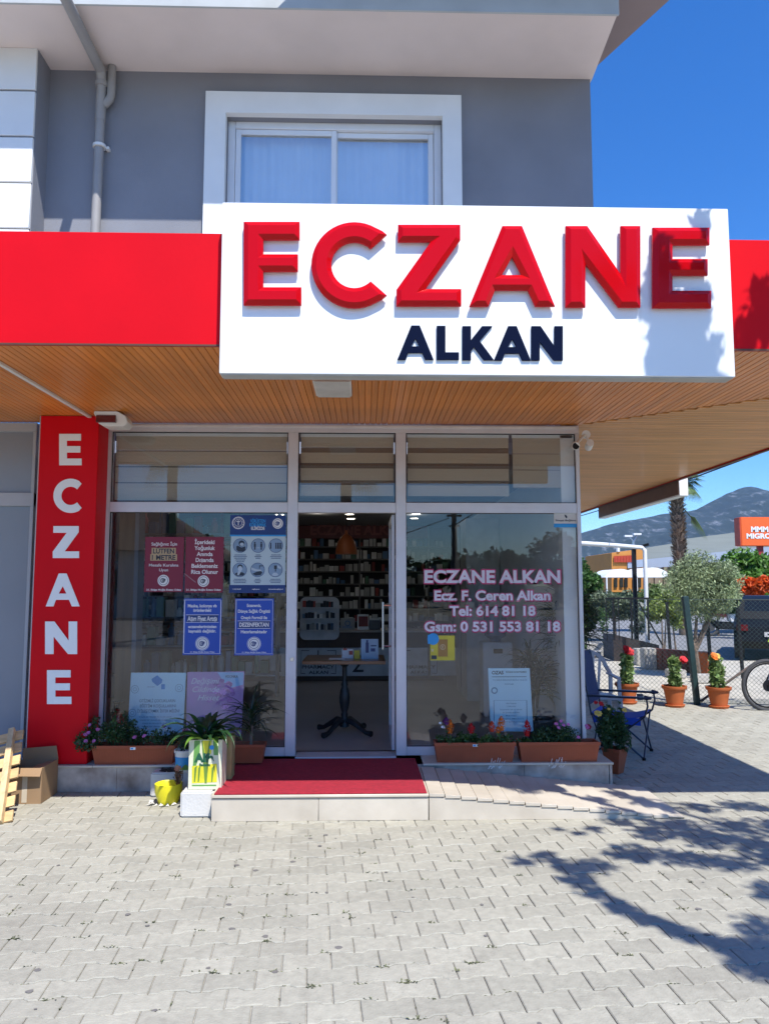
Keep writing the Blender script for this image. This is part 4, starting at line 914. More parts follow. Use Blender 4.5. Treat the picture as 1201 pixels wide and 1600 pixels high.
def trough(name, label, x0, x1, y, zb, h=.165, d=.17, sticker=True, group='terracotta flower troughs on the marble ledge'):
    t = thing(name, label, 'planter', ((x0+x1)/2, y, zb), group)
    f = .025; m = MB(); b0 = [(x0+f,y-d/2+f,zb),(x1-f,y-d/2+f,zb),(x1-f,y+d/2-f,zb),(x0+f,y+d/2-f,zb)]; t0 = [(x0,y-d/2,zb+h),(x1,y-d/2,zb+h),(x1,y+d/2,zb+h),(x0,y+d/2,zb+h)]
    i0 = [(x0+.012,y-d/2+.012,zb+h),(x1-.012,y-d/2+.012,zb+h),(x1-.012,y+d/2-.012,zb+h),(x0+.012,y+d/2-.012,zb+h)]; i1 = [(p[0],p[1],zb+h-.03) for p in i0]
    m.v = b0+t0+i0+i1; m.f = [(3,2,1,0)]+[(k,(k+1)%4,4+(k+1)%4,4+k) for k in range(4)]+[(4+k,4+(k+1)%4,8+(k+1)%4,8+k) for k in range(4)]+[(8+k,8+(k+1)%4,12+(k+1)%4,12+k) for k in range(4)]
    m.box(x0-.004,x1+.004,y-d/2-.006,y-d/2-.0005,zb+h-.022,zb+h+.003)
    m.build('trough_body', TERR, t, fixn=False)
    m = MB(); n = 30
    for k in range(n):
        x = x0+.03+(x1-x0-.06)*(k+.5)/n; yb = y-d/2+f*(1-.12)-.001; yt = y-d/2+f*.25-.001
        m.prism([(x-.005,yb-.001,zb+h*.12),(x+.005,yb-.001,zb+h*.12),(x+.005,yt-.001,zb+h*.75),(x-.005,yt-.001,zb+h*.75)],(0,.004,0))
    m.build('ribs', TERR, t)
    MB().box(x0+.014,x1-.014,y-d/2+.014,y+d/2-.014,zb+h-.05,zb+h-.028).build('soil', SOIL, t)
    if sticker:
        m = MB(); xc = (x0+x1)/2; m.box(xc-.022,xc+.022,y-d/2-.0068,y-d/2-.0062,zb+h-.03,zb+h-.01); m.build('price_sticker', bc[0], t)
        m = MB(); m.box(xc-.018,xc+.004,y-d/2-.0074,y-d/2-.007,zb+h-.027,zb+h-.014); m.build('sticker_print', CYA, t)
    return t
LZ = .2155
ty = PLY+.085
tL = trough('flower_trough','terracotta trough of pink petunias on ledge beside the red pillar', at(143,1170,ty-.085).x, at(273,1170,ty-.085).x, ty, LZ, .155)
x0 = at(143,1170,ty).x; x1 = at(273,1170,ty).x; z = LZ+.13
sprigs(tL, x0-.03, x0+.36, ty-.07, ty+.04, z, .29, 42, LEAFD, seed=2, size=.028); sprigs(tL, x0+.36, x1, ty-.06, ty+.05, z, .17, 24, LEAFD, seed=3, size=.026)
leaves('trailing_foliage', [(x0-.05,ty-.08,z+.06,.07,.05,.09,220),(x0+.02,ty-.08,z+.02,.07,.04,.05,120)], LEAFD, tL, .028, .5, 5)
for px, py in ((139,1145),(147,1158),(134,1158),(133,1148),(152,1140),(210,1152),(141,1133),(226,1150)):
    blossom(tL, at(px,py,ty-.13), .018, FLPNK)
blossom(tL, at(256,1135,ty-.05), .02, M('purple petal', (.12,.02,.16), .6, rnd=.2))
tM = trough('flower_trough','terracotta trough holding a spiky palm plant beside the door', at(300,1170,ty+.02).x, at(415,1150,ty+.0).x, ty+.02, LZ, .155, sticker=False)
dz = thing('spiky_plant','','plant',(0,0,0)); 
bpy.data.objects.remove(dz)
px_ = at(392,1150,ty+.02).x; m = MB(); m.tube([(px_,ty+.02,LZ+.1),(px_+.01,ty+.02,LZ+.3),(px_,ty+.02,LZ+.42)],.013,8); m.build('stem', BARK, tM, smooth=True)
m = MB()
for k in range(42): m.strap((px_,ty+.02,LZ+.22+.2*rg.random()), rg.uniform(0,2*PI), rg.uniform(.2,.36), .018, rg.uniform(.3,1.35), rg.uniform(1.2,2.4), 7)
m.build('sword_leaves', M('dark strap leaf', (.02,.045,.02), .45, .2, 8, rnd=.2), tM, fixn=False)
sprigs(tM, at(302,1150,ty).x, at(340,1150,ty).x, ty-.05, ty+.05, LZ+.13, .14, 10, LEAFD, seed=8); 
blossom(tM, at(291,1142,ty-.1), .03, M('dusky petal', (.22,.08,.14), .7, rnd=.2))
tR = trough('flower_trough','terracotta trough of orange and red celosia plumes right of the carpet', at(679,1170,ty-.085).x, at(805,1170,ty-.085).x, ty, LZ)
for px, py, h_, mt in ((703,1146,.115,FLORA),(736,1146,.085,FLRED),(768,1144,.09,M('red orange petal',(.6,.06,.02),.6,rnd=.2)),(783,1142,.12,FLORA),(697,1132,.06,M('purple petal',(.12,.02,.16),.6)),(778,1146,.06,FLORA)):
    p = at(px,py,ty-.02); plume(tR, p, h_, .03, mt); 
sprigs(tR, at(688,1150,ty).x, at(798,1150,ty).x, ty-.06, ty+.05, LZ+.13, .11, 42, LEAFM, seed=12, size=.034, ratio=.4)
m = MB(); petals(m, at(692,1136,ty-.05), .02, 6); petals(m, at(688,1130,ty-.03), .016, 6); m.build('pale_flowers', bc[0], tR, fixn=False)
tS = trough('flower_trough','terracotta trough of pink petunias at right end of the ledge', at(811,1170,ty-.085).x, at(937,1170,ty-.085).x, ty, LZ, sticker=False)
leaves('foliage', [(at(868,1140,ty).x,ty,LZ+.19,.22,.09,.11,2400)], LEAFD, tS, .024, .5, 14)
for px, py in ((868,1131),(880,1133),(887,1132),(876,1127),(918,1137),(903,1152),(872,1137),(915,1134)): blossom(tS, at(px,py,ty-.09), .017, FLPNK)
plume(tS, at(823,1150,ty-.02), .13, .032, FLRED); sprigs(tS, at(816,1150,ty).x, at(832,1150,ty).x, ty-.03, ty+.03, LZ+.13, .07, 6, LEAFM, seed=15)
blossom(tS, at(916,1136,ty-.02)+Vector((.02,0,0)), .03, M('deep red petal',(.25,.01,.03),.6))
# tall grass plants inside behind the right pane
def dracaena(label, px, zb, hs, n, Y, L, pot=True):
    t = thing('dracaena_plant', label, 'plant', (at(px,1100,Y).x, Y, zb)); c = Vector((at(px,1100,Y).x, Y, zb))
    MB().lathe([(.10,0),(.13,.22),(.14,.23),(.14,.25),(.12,.25),(.118,.22),(0,.215)], tuple(c), 18).build('pot', M('grey pot', (.12,.11,.10), .6), t, smooth=True)
    for k in range(n):
        x, y = c.x+rg.uniform(-.05,.05), c.y+rg.uniform(-.04,.04); h_ = hs*rg.uniform(.7,1.05); dx = rg.uniform(-.08,.1)
        MB().tube([(x,y,zb+.2),(x+dx*.4,y,zb+h_*.6),(x+dx,y,zb+h_)],.011,7).build('cane', BARK, t, smooth=True)
        m = MB()
        for q in range(60): m.strap((x+dx,y,zb+h_-.12*rg.random()), rg.uniform(0,2*PI), L*rg.uniform(.6,1.1), .021, rg.uniform(.2,1.5), rg.uniform(1.2,3.0), 7)
        m.build('leaf_tuft', M('strap leaf', (.025,.045,.02), .45, .3, 8, rnd=.3), t, fixn=False)
dracaena('tall many stemmed strap leaved plant behind right pane beside the corner', 885, .22, 1.3, 7, 7.45, .42)
dracaena('smaller drooping strap leaved plant behind right pane beside the certificate', 842, .22, .78, 3, 7.3, .36)

# ------------------------------------------------------------------ things at the left of the step
c = thing('plaster_block','white painted plaster block under the green and yellow tin','block',(-1.35,6.0,0))
a_, b_ = gz(281,1278), gz(345,1278)
BXM = M('chalky white', (.58,.57,.54), .85, .07, 4, .3, 60)
MB().prism([(a_.x,a_.y,0),(sx0-.008,a_.y,0),(sx0-.008,a_.y+.42,0),(a_.x,a_.y+.42,0)],(0,0,.185)).build('block_body', BXM, c, bev=.012)
zt2 = .185
a2 = at(294,1234,a_.y+.06); b2 = at(346,1232,a_.y+.06); hb = at(320,1156,a_.y+.06).z; tyy = a_.y+.06
tin = thing('tin_can','rectangular cream tin printed green and yellow used as a plant pot','tin',((a2.x+b2.x)/2,tyy+.1,zt2))
tx0_, tx1_ = a2.x, min(b2.x, sx0-.0)
tx1_ = b2.x; m = MB(); d_ = .2; m.box(tx0_,tx1_,tyy,tyy+.003,zt2+.001,hb); m.box(tx0_,tx1_,tyy+d_-.003,tyy+d_,zt2+.001,hb); m.box(tx0_,tx0_+.003,tyy+.003,tyy+d_-.003,zt2+.001,hb); m.box(tx1_-.003,tx1_,tyy+.003,tyy+d_-.003,zt2+.001,hb); m.box(tx0_,tx1_,tyy,tyy+d_,zt2+.0005,zt2+.003)
m.build('tin_body', M('cream tin', (.66,.66,.48), .35, .05), tin)
MB().box(tx0_+.004,tx1_-.004,tyy+.004,tyy+d_-.004,hb-.05,hb-.02).build('soil', SOIL, tin)
Yn = tyy-.001
def q4(m, pts, Y): m.poly([at(x,y,Y) for x,y in pts][::-1])
m = MB(); q4(m,((304,1157),(313,1157),(312,1181),(300,1215),(302,1190)),Yn); rect(m,300,1226,338,1228.5,Yn,.0005); q4(m,((333,1157),(341,1157),(341,1180),(334,1180)),Yn); m.build('green_print', M('tin green', (.12,.30,.07), .4), tin)
m = MB(); q4(m,((300,1197),(339,1193),(339,1222),(300,1224)),Yn-.0002); q4(m,((316,1157),(331,1157),(330,1178),(317,1178)),Yn-.0001); m.build('yellow_print', M('tin yellow', (.68,.62,.03), .4), tin)
m = MB(); q4(m,((315,1157),(317,1157),(322,1190),(327,1157),(329,1157),(323,1224),(320,1224)),Yn-.0006)
for x_ in (304,310,331): q4(m,((x_,1200),(x_+4,1196),(x_+1,1222),(x_-1,1222)),Yn-.0004)
m.build('leaf_print', M('print leaf', (.14,.25,.04), .4), tin)
w_ = MB(); write(w_,'Alfa',319,1184,12,Yn-.001,31,bold=.06); write(w_,'Baklava',320,1195,4,Yn-.001,17,bold=.05); w_.build('lettering', M('tin dark green', (.01,.10,.05), .4), tin)
m = MB(); disc(m,331,1168,3.6,Yn-.001); m.build('blue_seal', CYA, tin)
# amaryllis in the tin
am = MB(); cxm = (tx0_+tx1_)/2
for k in range(38):
    az = rg.uniform(0,2*PI); am.strap((cxm+rg.uniform(-.06,.06), tyy+.1+rg.uniform(-.05,.05), hb-.03), az, rg.uniform(.26,.46), rg.uniform(.038,.056), rg.uniform(.35,1.3), rg.uniform(1.4,2.5), 9)
am.build('strap_leaves', M('dark amaryllis leaf', (.022,.07,.022), .35, .3, 10, rnd=.25), tin, fixn=False)
am = MB()
for k,(az,L_) in enumerate(((-2.3,.22),(-2.8,.34),(-1.0,.22),(-.7,.24))): am.strap((cxm-.02+.02*k, tyy+.03, hb-.03), az, L_, .052, .75, 2.6, 9)
am.build('bright_leaves', M('bright amaryllis leaf', (.12,.24,.03), .4, .3, 10, trans=.2), tin, fixn=False)
# second tin behind
t = thing('oil_tin','dull yellow oil tin with a plant behind the green and yellow tin','tin',(0,0,0)); t.location = (tx1_-.02,tyy+.34,zt2); WL[t.name] = Vector(t.location)
MB().box(tx1_-.13,tx1_+.03,tyy+.25,tyy+.40,.186,hb-.02).build('tin_body', M('dull yellow tin', (.42,.36,.14), .4, .15), t, bev=.004)
# grey block, bucket, yellow pot
gb = thing('concrete_block','grey painted concrete block with spilled soil in the shade of the ledge','block',(-1.85,6.4,0))
a_ = gz(240,1240); MB().box(a_.x, a_.x+.34, 6.45, 6.606, 0, .19).build('block_body', BXM, gb, bev=.012)
m = MB()
for _ in range(120): x = a_.x+.05+rg.random()*.16; y = 6.47+rg.random()*.12; s_ = rg.uniform(.006,.016); m.box(x,x+s_,y,y+s_,.1905,.1905+s_*.7)
so_ = m.build('spilled_soil', SOIL); tag(so_,'dark crumbs of soil spilled on the grey block','soil',kind='stuff')
bk = thing('paint_bucket','white paint bucket with blue and green label used as a plant pot','bucket',(-1.62,6.3,.17))
bc_ = Vector((at(287,1200,6.52).x+.01, 6.52, .192)); MB().lathe([(.07,0),(.082,.15),(.088,.15),(.088,.17),(.08,.17),(.078,.14),(0,.14)],tuple(bc_),24).build('bucket_body', WHT, bk, smooth=True)
m = MB(); n = 14
for k in range(n):
    a0 = -PI*.85+k*PI*.7/n; a1 = a0+PI*.7/n; f_ = lambda a, z, r: (bc_.x+r*math.cos(a), bc_.y+r*math.sin(a), bc_.z+z)
    m.poly([f_(a0,.03,.0745),f_(a1,.03,.0745),f_(a1,.12,.0815),f_(a0,.12,.0815)])
m.build('blue_label', CYA, bk); 
m = MB()
for k in range(n):
    a0 = -PI*.85+k*PI*.7/n; a1 = a0+PI*.7/n
    m.poly([f_(a0,.02,.0750),f_(a1,.02,.0750),f_(a1,.05+.015*math.sin(k),.0772),f_(a0,.05+.015*math.sin(k-1),.0772)])
m.build('green_label', MATS['tin green'], bk)
leaves('foliage',[(bc_.x,bc_.y,bc_.z+.2,.06,.05,.05,160)],LEAFD,bk,.03,.4,21)
c_ = gz(262,1259); c_ = Vector((c_.x-.015, c_.y+.08, .002))
yp = thing('yellow_pot','bright yellow plastic pot with a withered orange flower on the paving','pot',tuple(c_))
MB().lathe([(.075,0),(.105,.085),(.107,.15),(.102,.152),(.095,.14),(.0,.10)],tuple(c_),28).build('pot_body', M('yellow plastic', (.80,.70,.02), .4, .03), yp, smooth=True)
MB().lathe([(.0,.103),(.094,.104)],tuple(c_),20).build('soil', SOIL, yp)
m = MB(); 
for k in range(5): m.tube([c_+Vector((.06,.0,.1)), c_+Vector((.06+.01*k,.01*k,.18)), c_+Vector((.05+.015*k,-.01,.24+.01*k))],.003,5)
m.build('stems', BARK, yp); leaves('dry_leaves',[(c_.x+.07,c_.y,.19,.035,.03,.06,60)],M('dry leaf',(.25,.12,.06),.8,rnd=.3),yp,.035,.5,22)
blossom(yp, c_+Vector((.07,-.02,.265)), .03, M('faded orange petal', (.65,.28,.16), .7, rnd=.2))
m = MB()
for _ in range(26):
    a = rg.uniform(0,2*PI); r_ = rg.uniform(.07,.14); p = Vector((c_.x-.01+r_*math.cos(a)*1.2, c_.y-.05+r_*math.sin(a)*.6, .004)); m.poly([p, p+Vector((rg.uniform(.02,.05),rg.uniform(-.02,.02),rg.uniform(0,.015))), p+Vector((rg.uniform(0,.04),rg.uniform(.01,.04),rg.uniform(0,.02)))])
o = m.build('plastic_wrap', M('crumpled film', (.6,.58,.52), .3), fixn=False); tag(o,'crumpled pale plastic wrap under the yellow pot','litter')
# pallet and cardboard box
pt = thing('wooden_pallet','unpainted wooden pallet leaning against the neighbour shopfront at left edge','pallet',(-2.9,5.9,0))
PW = M('raw pine', (.62,.42,.20), .75, .2, 3, .15, 40, rnd=.15, stretch=(1,10,10))
p0 = Vector((gz(6,1288).x, gz(6,1288).y, 0)); top = at(26,1142,6.42)
up = (top-p0); Lp = up.length; up.normalize(); side = Vector((-1,.12,0)); side = (side-up*side.dot(up)).normalized(); nrm = up.cross(side).normalized()
if nrm.y > 0: nrm = -nrm
def slab(a, u, v, w, lu, lv, lw, name, mat, par):
    m = MB(); i = [a+u*lu*x+v*lv*y+w*lw*z for z in (0,1) for x,y in ((0,0),(1,0),(1,1),(0,1))]; m.v = [tuple(q) for q in i]
    m.f = [(0,3,2,1),(4,5,6,7),(0,1,5,4),(1,2,6,5),(2,3,7,6),(3,0,4,7)]; return m.build(name, mat, par, bev=.002)
slab(p0-side*.0, up, side, nrm, Lp, .045, .05, 'stringer', M('raw pine length', (.62,.45,.24), .75, .2, 3, .15, 40, stretch=(8,1,8)), pt)
slab(p0+side*.5, up, side, nrm, Lp, .045, .05, 'stringer', MATS['raw pine length'], pt)
for k in range(7):
    slab(p0-side*.055+up*(.02+k*(Lp-.11)/6)-nrm*.019, up, side, nrm, .09, .8, .018, 'pallet_board', PW, pt)
CB = M('cardboard', (.30,.19,.10), .85, .1, 4)
bx_ = thing('cardboard_box','worn open cardboard box beside the pallet below the red pillar','box',(-2.6,6.3,0))
a_ = gz(64,1256); x1_ = a_.x; yb0 = a_.y; x0_ = x1_-.34; yb1 = 6.60; zh = .27
m = MB(); e = .004; m.box(x0_,x1_,yb0,yb0+e,.0,zh); m.box(x0_,x1_,yb1-e,yb1,0,zh+.0); m.box(x0_,x0_+e,yb0+e,yb1-e,0,zh); m.box(x1_-e,x1_,yb0+e,yb1-e,0,zh); m.build('box_body', CB, bx_)
m = MB(); m.prism([(x0_,yb0,zh),(x1_,yb0,zh),(x1_+.01,yb0-.06,zh-.05),(x0_+.05,yb0-.08,zh-.04)],(0,0,.004)); m.prism([(x0_+.05,yb1,zh),(x1_,yb1,zh),(x1_-.02,yb1+.0,zh+.11),(x0_+.05,yb1+.0,zh+.09)],(0,.004,0)); m.prism([(x1_,yb0,zh),(x1_,yb1,zh),(x1_-.16,yb1-.02,zh-.04),(x1_-.14,yb0+.02,zh-.05)],(0,0,.004)); m.build('flap', CB, bx_)
MB().box((x0_+x1_)/2+.02,(x0_+x1_)/2+.06,yb0-.0015,yb0-.0005,.01,zh-.01).build('packing_tape', M('tape', (.55,.47,.35), .3), bx_)

# ------------------------------------------------------------------ right corner: pot, chairs
c_ = Vector((gz(962,1211).x+.02, gz(962,1211).y+.08, .002))
t = thing('corner_flower_pot','square terracotta pot with yellow and red flowers at the ledge corner','flower pot',tuple(c_))
MB().lathe([(.075,0),(.12,.2),(.128,.2),(.128,.225),(.11,.225),(.108,.18),(0,.18)],tuple(c_),4).build('pot_body', TERR, t, bev=.004)
sprigs(t, c_.x-.12, c_.x+.08, c_.y-.08, c_.y+.08, .2, .42, 34, LEAFD, seed=31, size=.045, ratio=.4); 
leaves('foliage',[(c_.x-.02,c_.y,.42,.15,.12,.2,500),(c_.x+.06,c_.y-.05,.3,.08,.08,.1,150)],LEAFD,t,.045,.4,33)
for px,py,mt,r_ in ((933,1115,FLYEL,.035),(975,1110,FLYEL,.025),(938,1100,FLRED,.028),(930,1098,FLRED,.02),(950,1108,FLYEL,.015)): blossom(t, at(px,py,c_.y-.16), r_, mt)
# blue folding camping chair
NV = M('dark blue fabric', (.006,.02,.09), .8, .15, 30, .3, 300); NVB = M('bright blue fabric', (.01,.06,.42), .7, .1, 30); NT = M('navy tube', (.012,.02,.05), .35)
cx0, cy0 = 2.33, 7.72
ch = thing('camping_chair','dark blue folding camping chair with crossed legs by the shop corner','chair',(cx0+.3,cy0+.2,0))
m = MB()
zs, za = .42, .60; x_a, x_b = cx0, cx0+.50; y_a, y_b = cy0, cy0+.48
for y in (y_a, y_b): m.tube([(x_a,y,.01),(x_b+.02,y,zs)],.0095,8); m.tube([(x_b,y,.01),(x_a,y,zs)],.0095,8); m.tube([(x_a,y,zs-.02),(x_a-.10,y,1.0)],.0095,8); m.tube([(x_b+.02,y,zs),(x_b+.05,y,zs+.1),(x_b+.04,y,za)],.0095,8)
for x in (x_a, x_b): m.tube([(x,y_a,.02),(x,y_b,zs)],.009,8); m.tube([(x,y_b,.02),(x,y_a,zs)],.009,8)
m.build('folding_frame', NT, ch, smooth=True)
for x in (x_a, x_b):
    for y in (y_a, y_b): MB().lathe([(.018,0),(.018,.02),(.01,.03)],(x,y,.0),10).build('foot', BLACK, ch)
for y in (y_a, y_b): m = MB(); m.bar((x_a-.04,y,za-.01),(x_b+.04,y,za+.0),.05,.02); m.tube([(x_b+.02,y,za+.004),(x_b+.09,y,za+.0)],[.028,.012],8); m.build('armrest', NT, ch, bev=.005)
m = MB(); n = 8
for k in range(n):
    x0 = x_a+(x_b-x_a)*k/n; x1 = x_a+(x_b-x_a)*(k+1)/n; s = lambda q: zs-.05*math.sin(PI*q/n)
    m.prism([(x0,y_a,s(k)),(x1,y_a,s(k+1)),(x1,y_b,s(k+1)),(x0,y_b,s(k))],(0,0,.008))
m.build('seat', NVB, ch)
m = MB(); m.prism([(x_a-.02,y_a,.5),(x_a-.02,y_b,.5),(x_a-.115,y_b,1.02),(x_a-.115,y_a,1.02)],(.014,0,.003)); m.build('backrest', NV, ch, bev=.004)
MB().box(x_a+.02,x_b-.02,y_a-.006,y_a-.002,zs-.09,zs-.02).build('seat_valance', NVB, ch)
m = MB(); m.lathe([(.03,0),(.034,.06)],(x_b-.1,y_b+.02,za-.09),12); m.build('cup_holder', M('net', (.1,.1,.12), .7), ch)
ch.rotation_euler.z = -.5; ch.location.x += .03
# grey plastic armchair behind it
PC = M('grey plastic chair', (.34,.35,.40), .4, .04)
py_ = 9.3; px0 = at(912,1060,py_).x
pc = thing('plastic_armchair','grey plastic garden armchair with slatted rounded back behind the blue chair','chair',(px0+.28,py_+.2,0))
xl_, xr_ = px0-.22, at(953,1060,py_).x
xm = (xl_+xr_)/2; hw = (xr_-xl_)/2; zt_b = at(925,1018,py_).z
m = MB(); arch = [(xl_,py_,.42),(xl_,py_,.66)]+[(xm-hw*.92*math.cos(a), py_+.06, .66+(zt_b-.66)*math.sin(a)) for a in [PI*k/12 for k in range(1,12)]]+[(xr_,py_,.66),(xr_,py_,.42)]
for p,q in zip(arch,arch[1:]): m.bar(p,q,.045,.03,(0,1,0))
m.build('back_frame', PC, pc, bev=.004)
for k in range(-2,3):
    xx = xm+k*hw*.3; zt3 = .66+(zt_b-.66)*math.sqrt(max(0,1-(k*.3/.92)**2))-.02; m = MB(); m.bar((xm+k*hw*.22,py_+.01,.42),(xx,py_+.05,zt3),.03,.01,(0,1,0)); m.build('back_slat', PC, pc)
MB().box(xl_,xr_,py_-.45,py_+.02,.40,.425).build('seat', PC, pc, bev=.008)
for x in (xl_+.01, xr_-.05):
    for y in (py_-.42, py_-.02): m = MB(); m.bar((x+.02,y,.4),(x+.02,y+(.03 if y>py_-.2 else -.03),.0),.05,.04); m.build('leg', PC, pc, bev=.004)
    m = MB(); m.bar((x+.02,py_,.66),(x+.02,py_-.40,.64),.055,.02); m.bar((x+.02,py_-.40,.63),(x+.02,py_-.42,.42),.04,.02); m.build('arm', PC, pc, bev=.004)
# three round pots along the fence
def round_pot(px, label, flo, rim=.165, h=.29, seed=1, flower_dx=0., base_py=1103, lean=0.):
    g_ = gz(px, base_py); c = Vector((g_.x, g_.y+.12, .002)); t = thing('flower_pot', label, 'flower pot', tuple(c), 'orange flower pots by the wire fence')
    MB().lathe([(.11,0),(.125,.0),(.14,.03),(.135,.035),(.1,.02)],tuple(c),28).build('saucer', TERRO, t, smooth=True)
    MB().lathe([(.105,.012),(.148,h-.05),(.165,h-.045),(rim+.008,h-.03),(rim+.008,h),(rim-.01,h),(rim-.02,h-.04),(0,h-.045)],tuple(c),28).build('pot_body', TERRO, t, smooth=True, ang=50)
    MB().lathe([(0,h-.04),(rim-.02,h-.038)],tuple(c),20).build('soil', SOIL, t)
    cl = []; st = MB(); r = random.Random(seed)
    for k in range(9):
        dx, dy = r.gauss(lean*.5,.035), r.gauss(0,.04); hh = r.uniform(.24,.42); st.tube([c+Vector((dx*.3,dy*.3,h-.05)), c+Vector((dx,dy,h+hh))],.004,5)
        cl += [(c.x+dx, c.y+dy, c.z+h+hh*f_, .065, .065, .06, 22) for f_ in (.15,.4,.7,.97)]
    st.build('stems', LEAFM, t); leaves('foliage', cl, M('light green leaf', (.19,.28,.09), .5, .3, 5, rnd=.4, trans=.3), t, .078, .5, seed)
    for fx, fz, r_, mt in flo: st = MB(); blossom(t, c+Vector((fx,-.05,fz)), r_, mt, dense=2)
    return t
round_pot(984,'orange pot with red flowers nearest the chairs, leftmost of three',[(.02,.74,.055,FLRED),(-.02,.78,.045,FLRED),(.06,.72,.05,FLRED)],seed=41,base_py=1101)
round_pot(1059,'orange pot with one red flower, middle of the three, left of the fence post',[(.13,.64,.055,FLRED)],seed=42,flower_dx=.1,base_py=1106,lean=.02)
round_pot(1129,'orange pot with an orange yellow flower beside the bicycle wheel',[(-.06,.70,.055,FLORA),(-.02,.70,.045,FLYEL)],seed=43,base_py=1108)
# low bicycle stand shadowed hoop omitted; bicycle itself
BYc = gz(1185,1112).y+.12; BX = at(1198,1075,BYc).x
bk = thing('bicycle','black mountain bicycle with lime green details at right edge by the fence','bicycle',(BX+.5,BYc,0))
TY_ = M('tyre', (.05,.05,.052), .8, .15, 30, .4, 200); R_ = .335
def wheel(cx):
    w = MB(); w.tube([(cx+R_*math.cos(a),BYc,R_+R_*math.sin(a)) for a in [2*PI*k/40 for k in range(40)]],.027,8,closed=True); o = w.build('tyre', TY_, bk, smooth=True)
    r = MB(); r.tube([(cx+(R_-.04)*math.cos(a),BYc,R_+(R_-.04)*math.sin(a)) for a in [2*PI*k/40 for k in range(40)]],.011,6,closed=True); r.build('rim', BLACK, o)
    s = MB()
    for k in range(28): a = 2*PI*k/28; s.tube([(cx+.02*math.cos(a+1.2),BYc+(.025 if k%2 else -.025),R_+.02*math.sin(a+1.2)),(cx+(R_-.05)*math.cos(a),BYc,R_+(R_-.05)*math.sin(a))],.0014,3,caps=False)
    s.build('spokes', STEEL, o); h = MB(); h.tube([(cx,BYc-.05,R_),(cx,BYc+.05,R_)],.02,8); h.tube([(cx,BYc-.035,R_),(cx,BYc-.031,R_)],.08,20); h.build('hub', BLACK, o)
wheel(BX); wheel(BX+1.08)
fm = MB(); hd = Vector((BX+.28,BYc,.86)); bb = Vector((BX+.66,BYc,.31)); stt = Vector((BX+.82,BYc,.80)); rr_ = Vector((BX+1.08,BYc,R_))
for p,q,r_ in ((hd,bb,.024),(hd+Vector((.01,0,.03)),stt,.02),(bb,stt,.018),(bb,rr_,.012),(stt,rr_,.010)): fm.tube([p,q],r_,8)
fm.tube([hd+Vector((.02,0,-.05)),hd+Vector((-.03,0,.09))],.024,8); fm.build('frame', M('bicycle navy', (.015,.02,.04), .3), bk, smooth=True)
fk = MB(); 
for dy in (-.06,.06): fk.tube([(BX,BYc+dy,R_),(BX+.19,BYc+dy,.72)],.016,8)
fk.tube([(BX+.19,BYc-.07,.72),(BX+.19,BYc+.07,.72)],.02,8); fk.tube([(BX+.19,BYc,.72),hd],.018,8); fk.build('fork', BLACK, bk, smooth=True)
lg = MB(); lg.tube([(BX+.07,BYc-.065,.45),(BX+.14,BYc-.065,.60)],.02,8); lg.tube([(BX+.02,BYc-.065,.93),(BX+.06,BYc-.065,1.0)],.02,8); lg.build('lime_guard', M('lime plastic', (.45,.75,.03), .4), bk, smooth=True)
hb_ = MB(); hb_.tube([hd+Vector((-.03,0,.09)),hd+Vector((-.11,0,.13))],.014,8); hb_.tube([hd+Vector((-.06,-.33,.15)),hd+Vector((-.11,-.1,.13)),hd+Vector((-.11,.1,.13)),hd+Vector((-.06,.33,.15))],.011,8); hb_.build('handlebar', BLACK, bk, smooth=True)
sdl = MB(); sdl.tube([stt,stt+Vector((.04,0,.13))],.014,8); sdl.bar(stt+Vector((-.1,0,.15)),stt+Vector((.16,0,.16)),.11,.035); sdl.build('saddle', BLACK, bk, bev=.01)
cr = MB(); cr.tube([bb+Vector((0,-.07,0)),bb+Vector((.1,-.08,-.13))],.01,6); cr.tube([bb+Vector((0,-.05,0)),bb+Vector((0,-.045,0))],.09,20); cr.build('crank', BLACK, bk)

# ------------------------------------------------------------------ fences
fe = thing('wire_fence','green chain link fence with leaning posts behind the flower pots','fence',(4.5,11.3,0))
GP = M('dark green paint', (.012,.035,.035), .5, .2, 10)
wy = lambda x: 11.42-(x-3.3)*.20
WH = 1.50
m = MB(); r_ = .0021; P_ = .062; x = 2.0-WH
while x < 8.3:
    for sgn in (1,-1):
        xa, za_ = (x, .03) if sgn > 0 else (x+WH, .03); xb, zb_ = (x+WH, WH) if sgn > 0 else (x, WH)
        if sgn > 0: p, q = (x,.03), (x+WH-.03,WH)
        else: p, q = (x,WH), (x+WH-.03,.03)
        lo, hi = 2.05, 8.0
        if q[0] < lo or p[0] > hi: continue
        def cl_(p, q):
            t0 = max(0,(lo-p[0])/(q[0]-p[0])); t1 = min(1,(hi-p[0])/(q[0]-p[0])); f_ = lambda t: (p[0]+(q[0]-p[0])*t, p[1]+(q[1]-p[1])*t); return f_(t0), f_(t1)
        p, q = cl_(p,q); m.tube([(p[0],wy(p[0])+.004*sgn,p[1]),(q[0],wy(q[0])+.004*sgn,q[1])],r_,3,caps=False)
    x += P_
m.build('wire_mesh', M('fence wire', (.05,.09,.08), .5, metal=.3), fe, fixn=False)['kind'] = 'stuff'
def fpost(x, h, w=.055, lean=0):
    MB().bar((x,wy(x)+.03,0),(x+lean,wy(x)+.03,h),w,w).build('fence_post', GP, fe, bev=.003)
xp = at(1090,1100,wy(4.8)).x
fpost(xp, 1.55, .075, -.12); fpost(2.1,1.5); fpost(7.6,1.5)
q = at(1172,1040,wy(5.8)+.5); MB().tube([(xp+.05,wy(xp)+.02,.05),tuple(q)],.018,6).build('brace', M('rusty pipe', (.13,.09,.07), .8), fe)
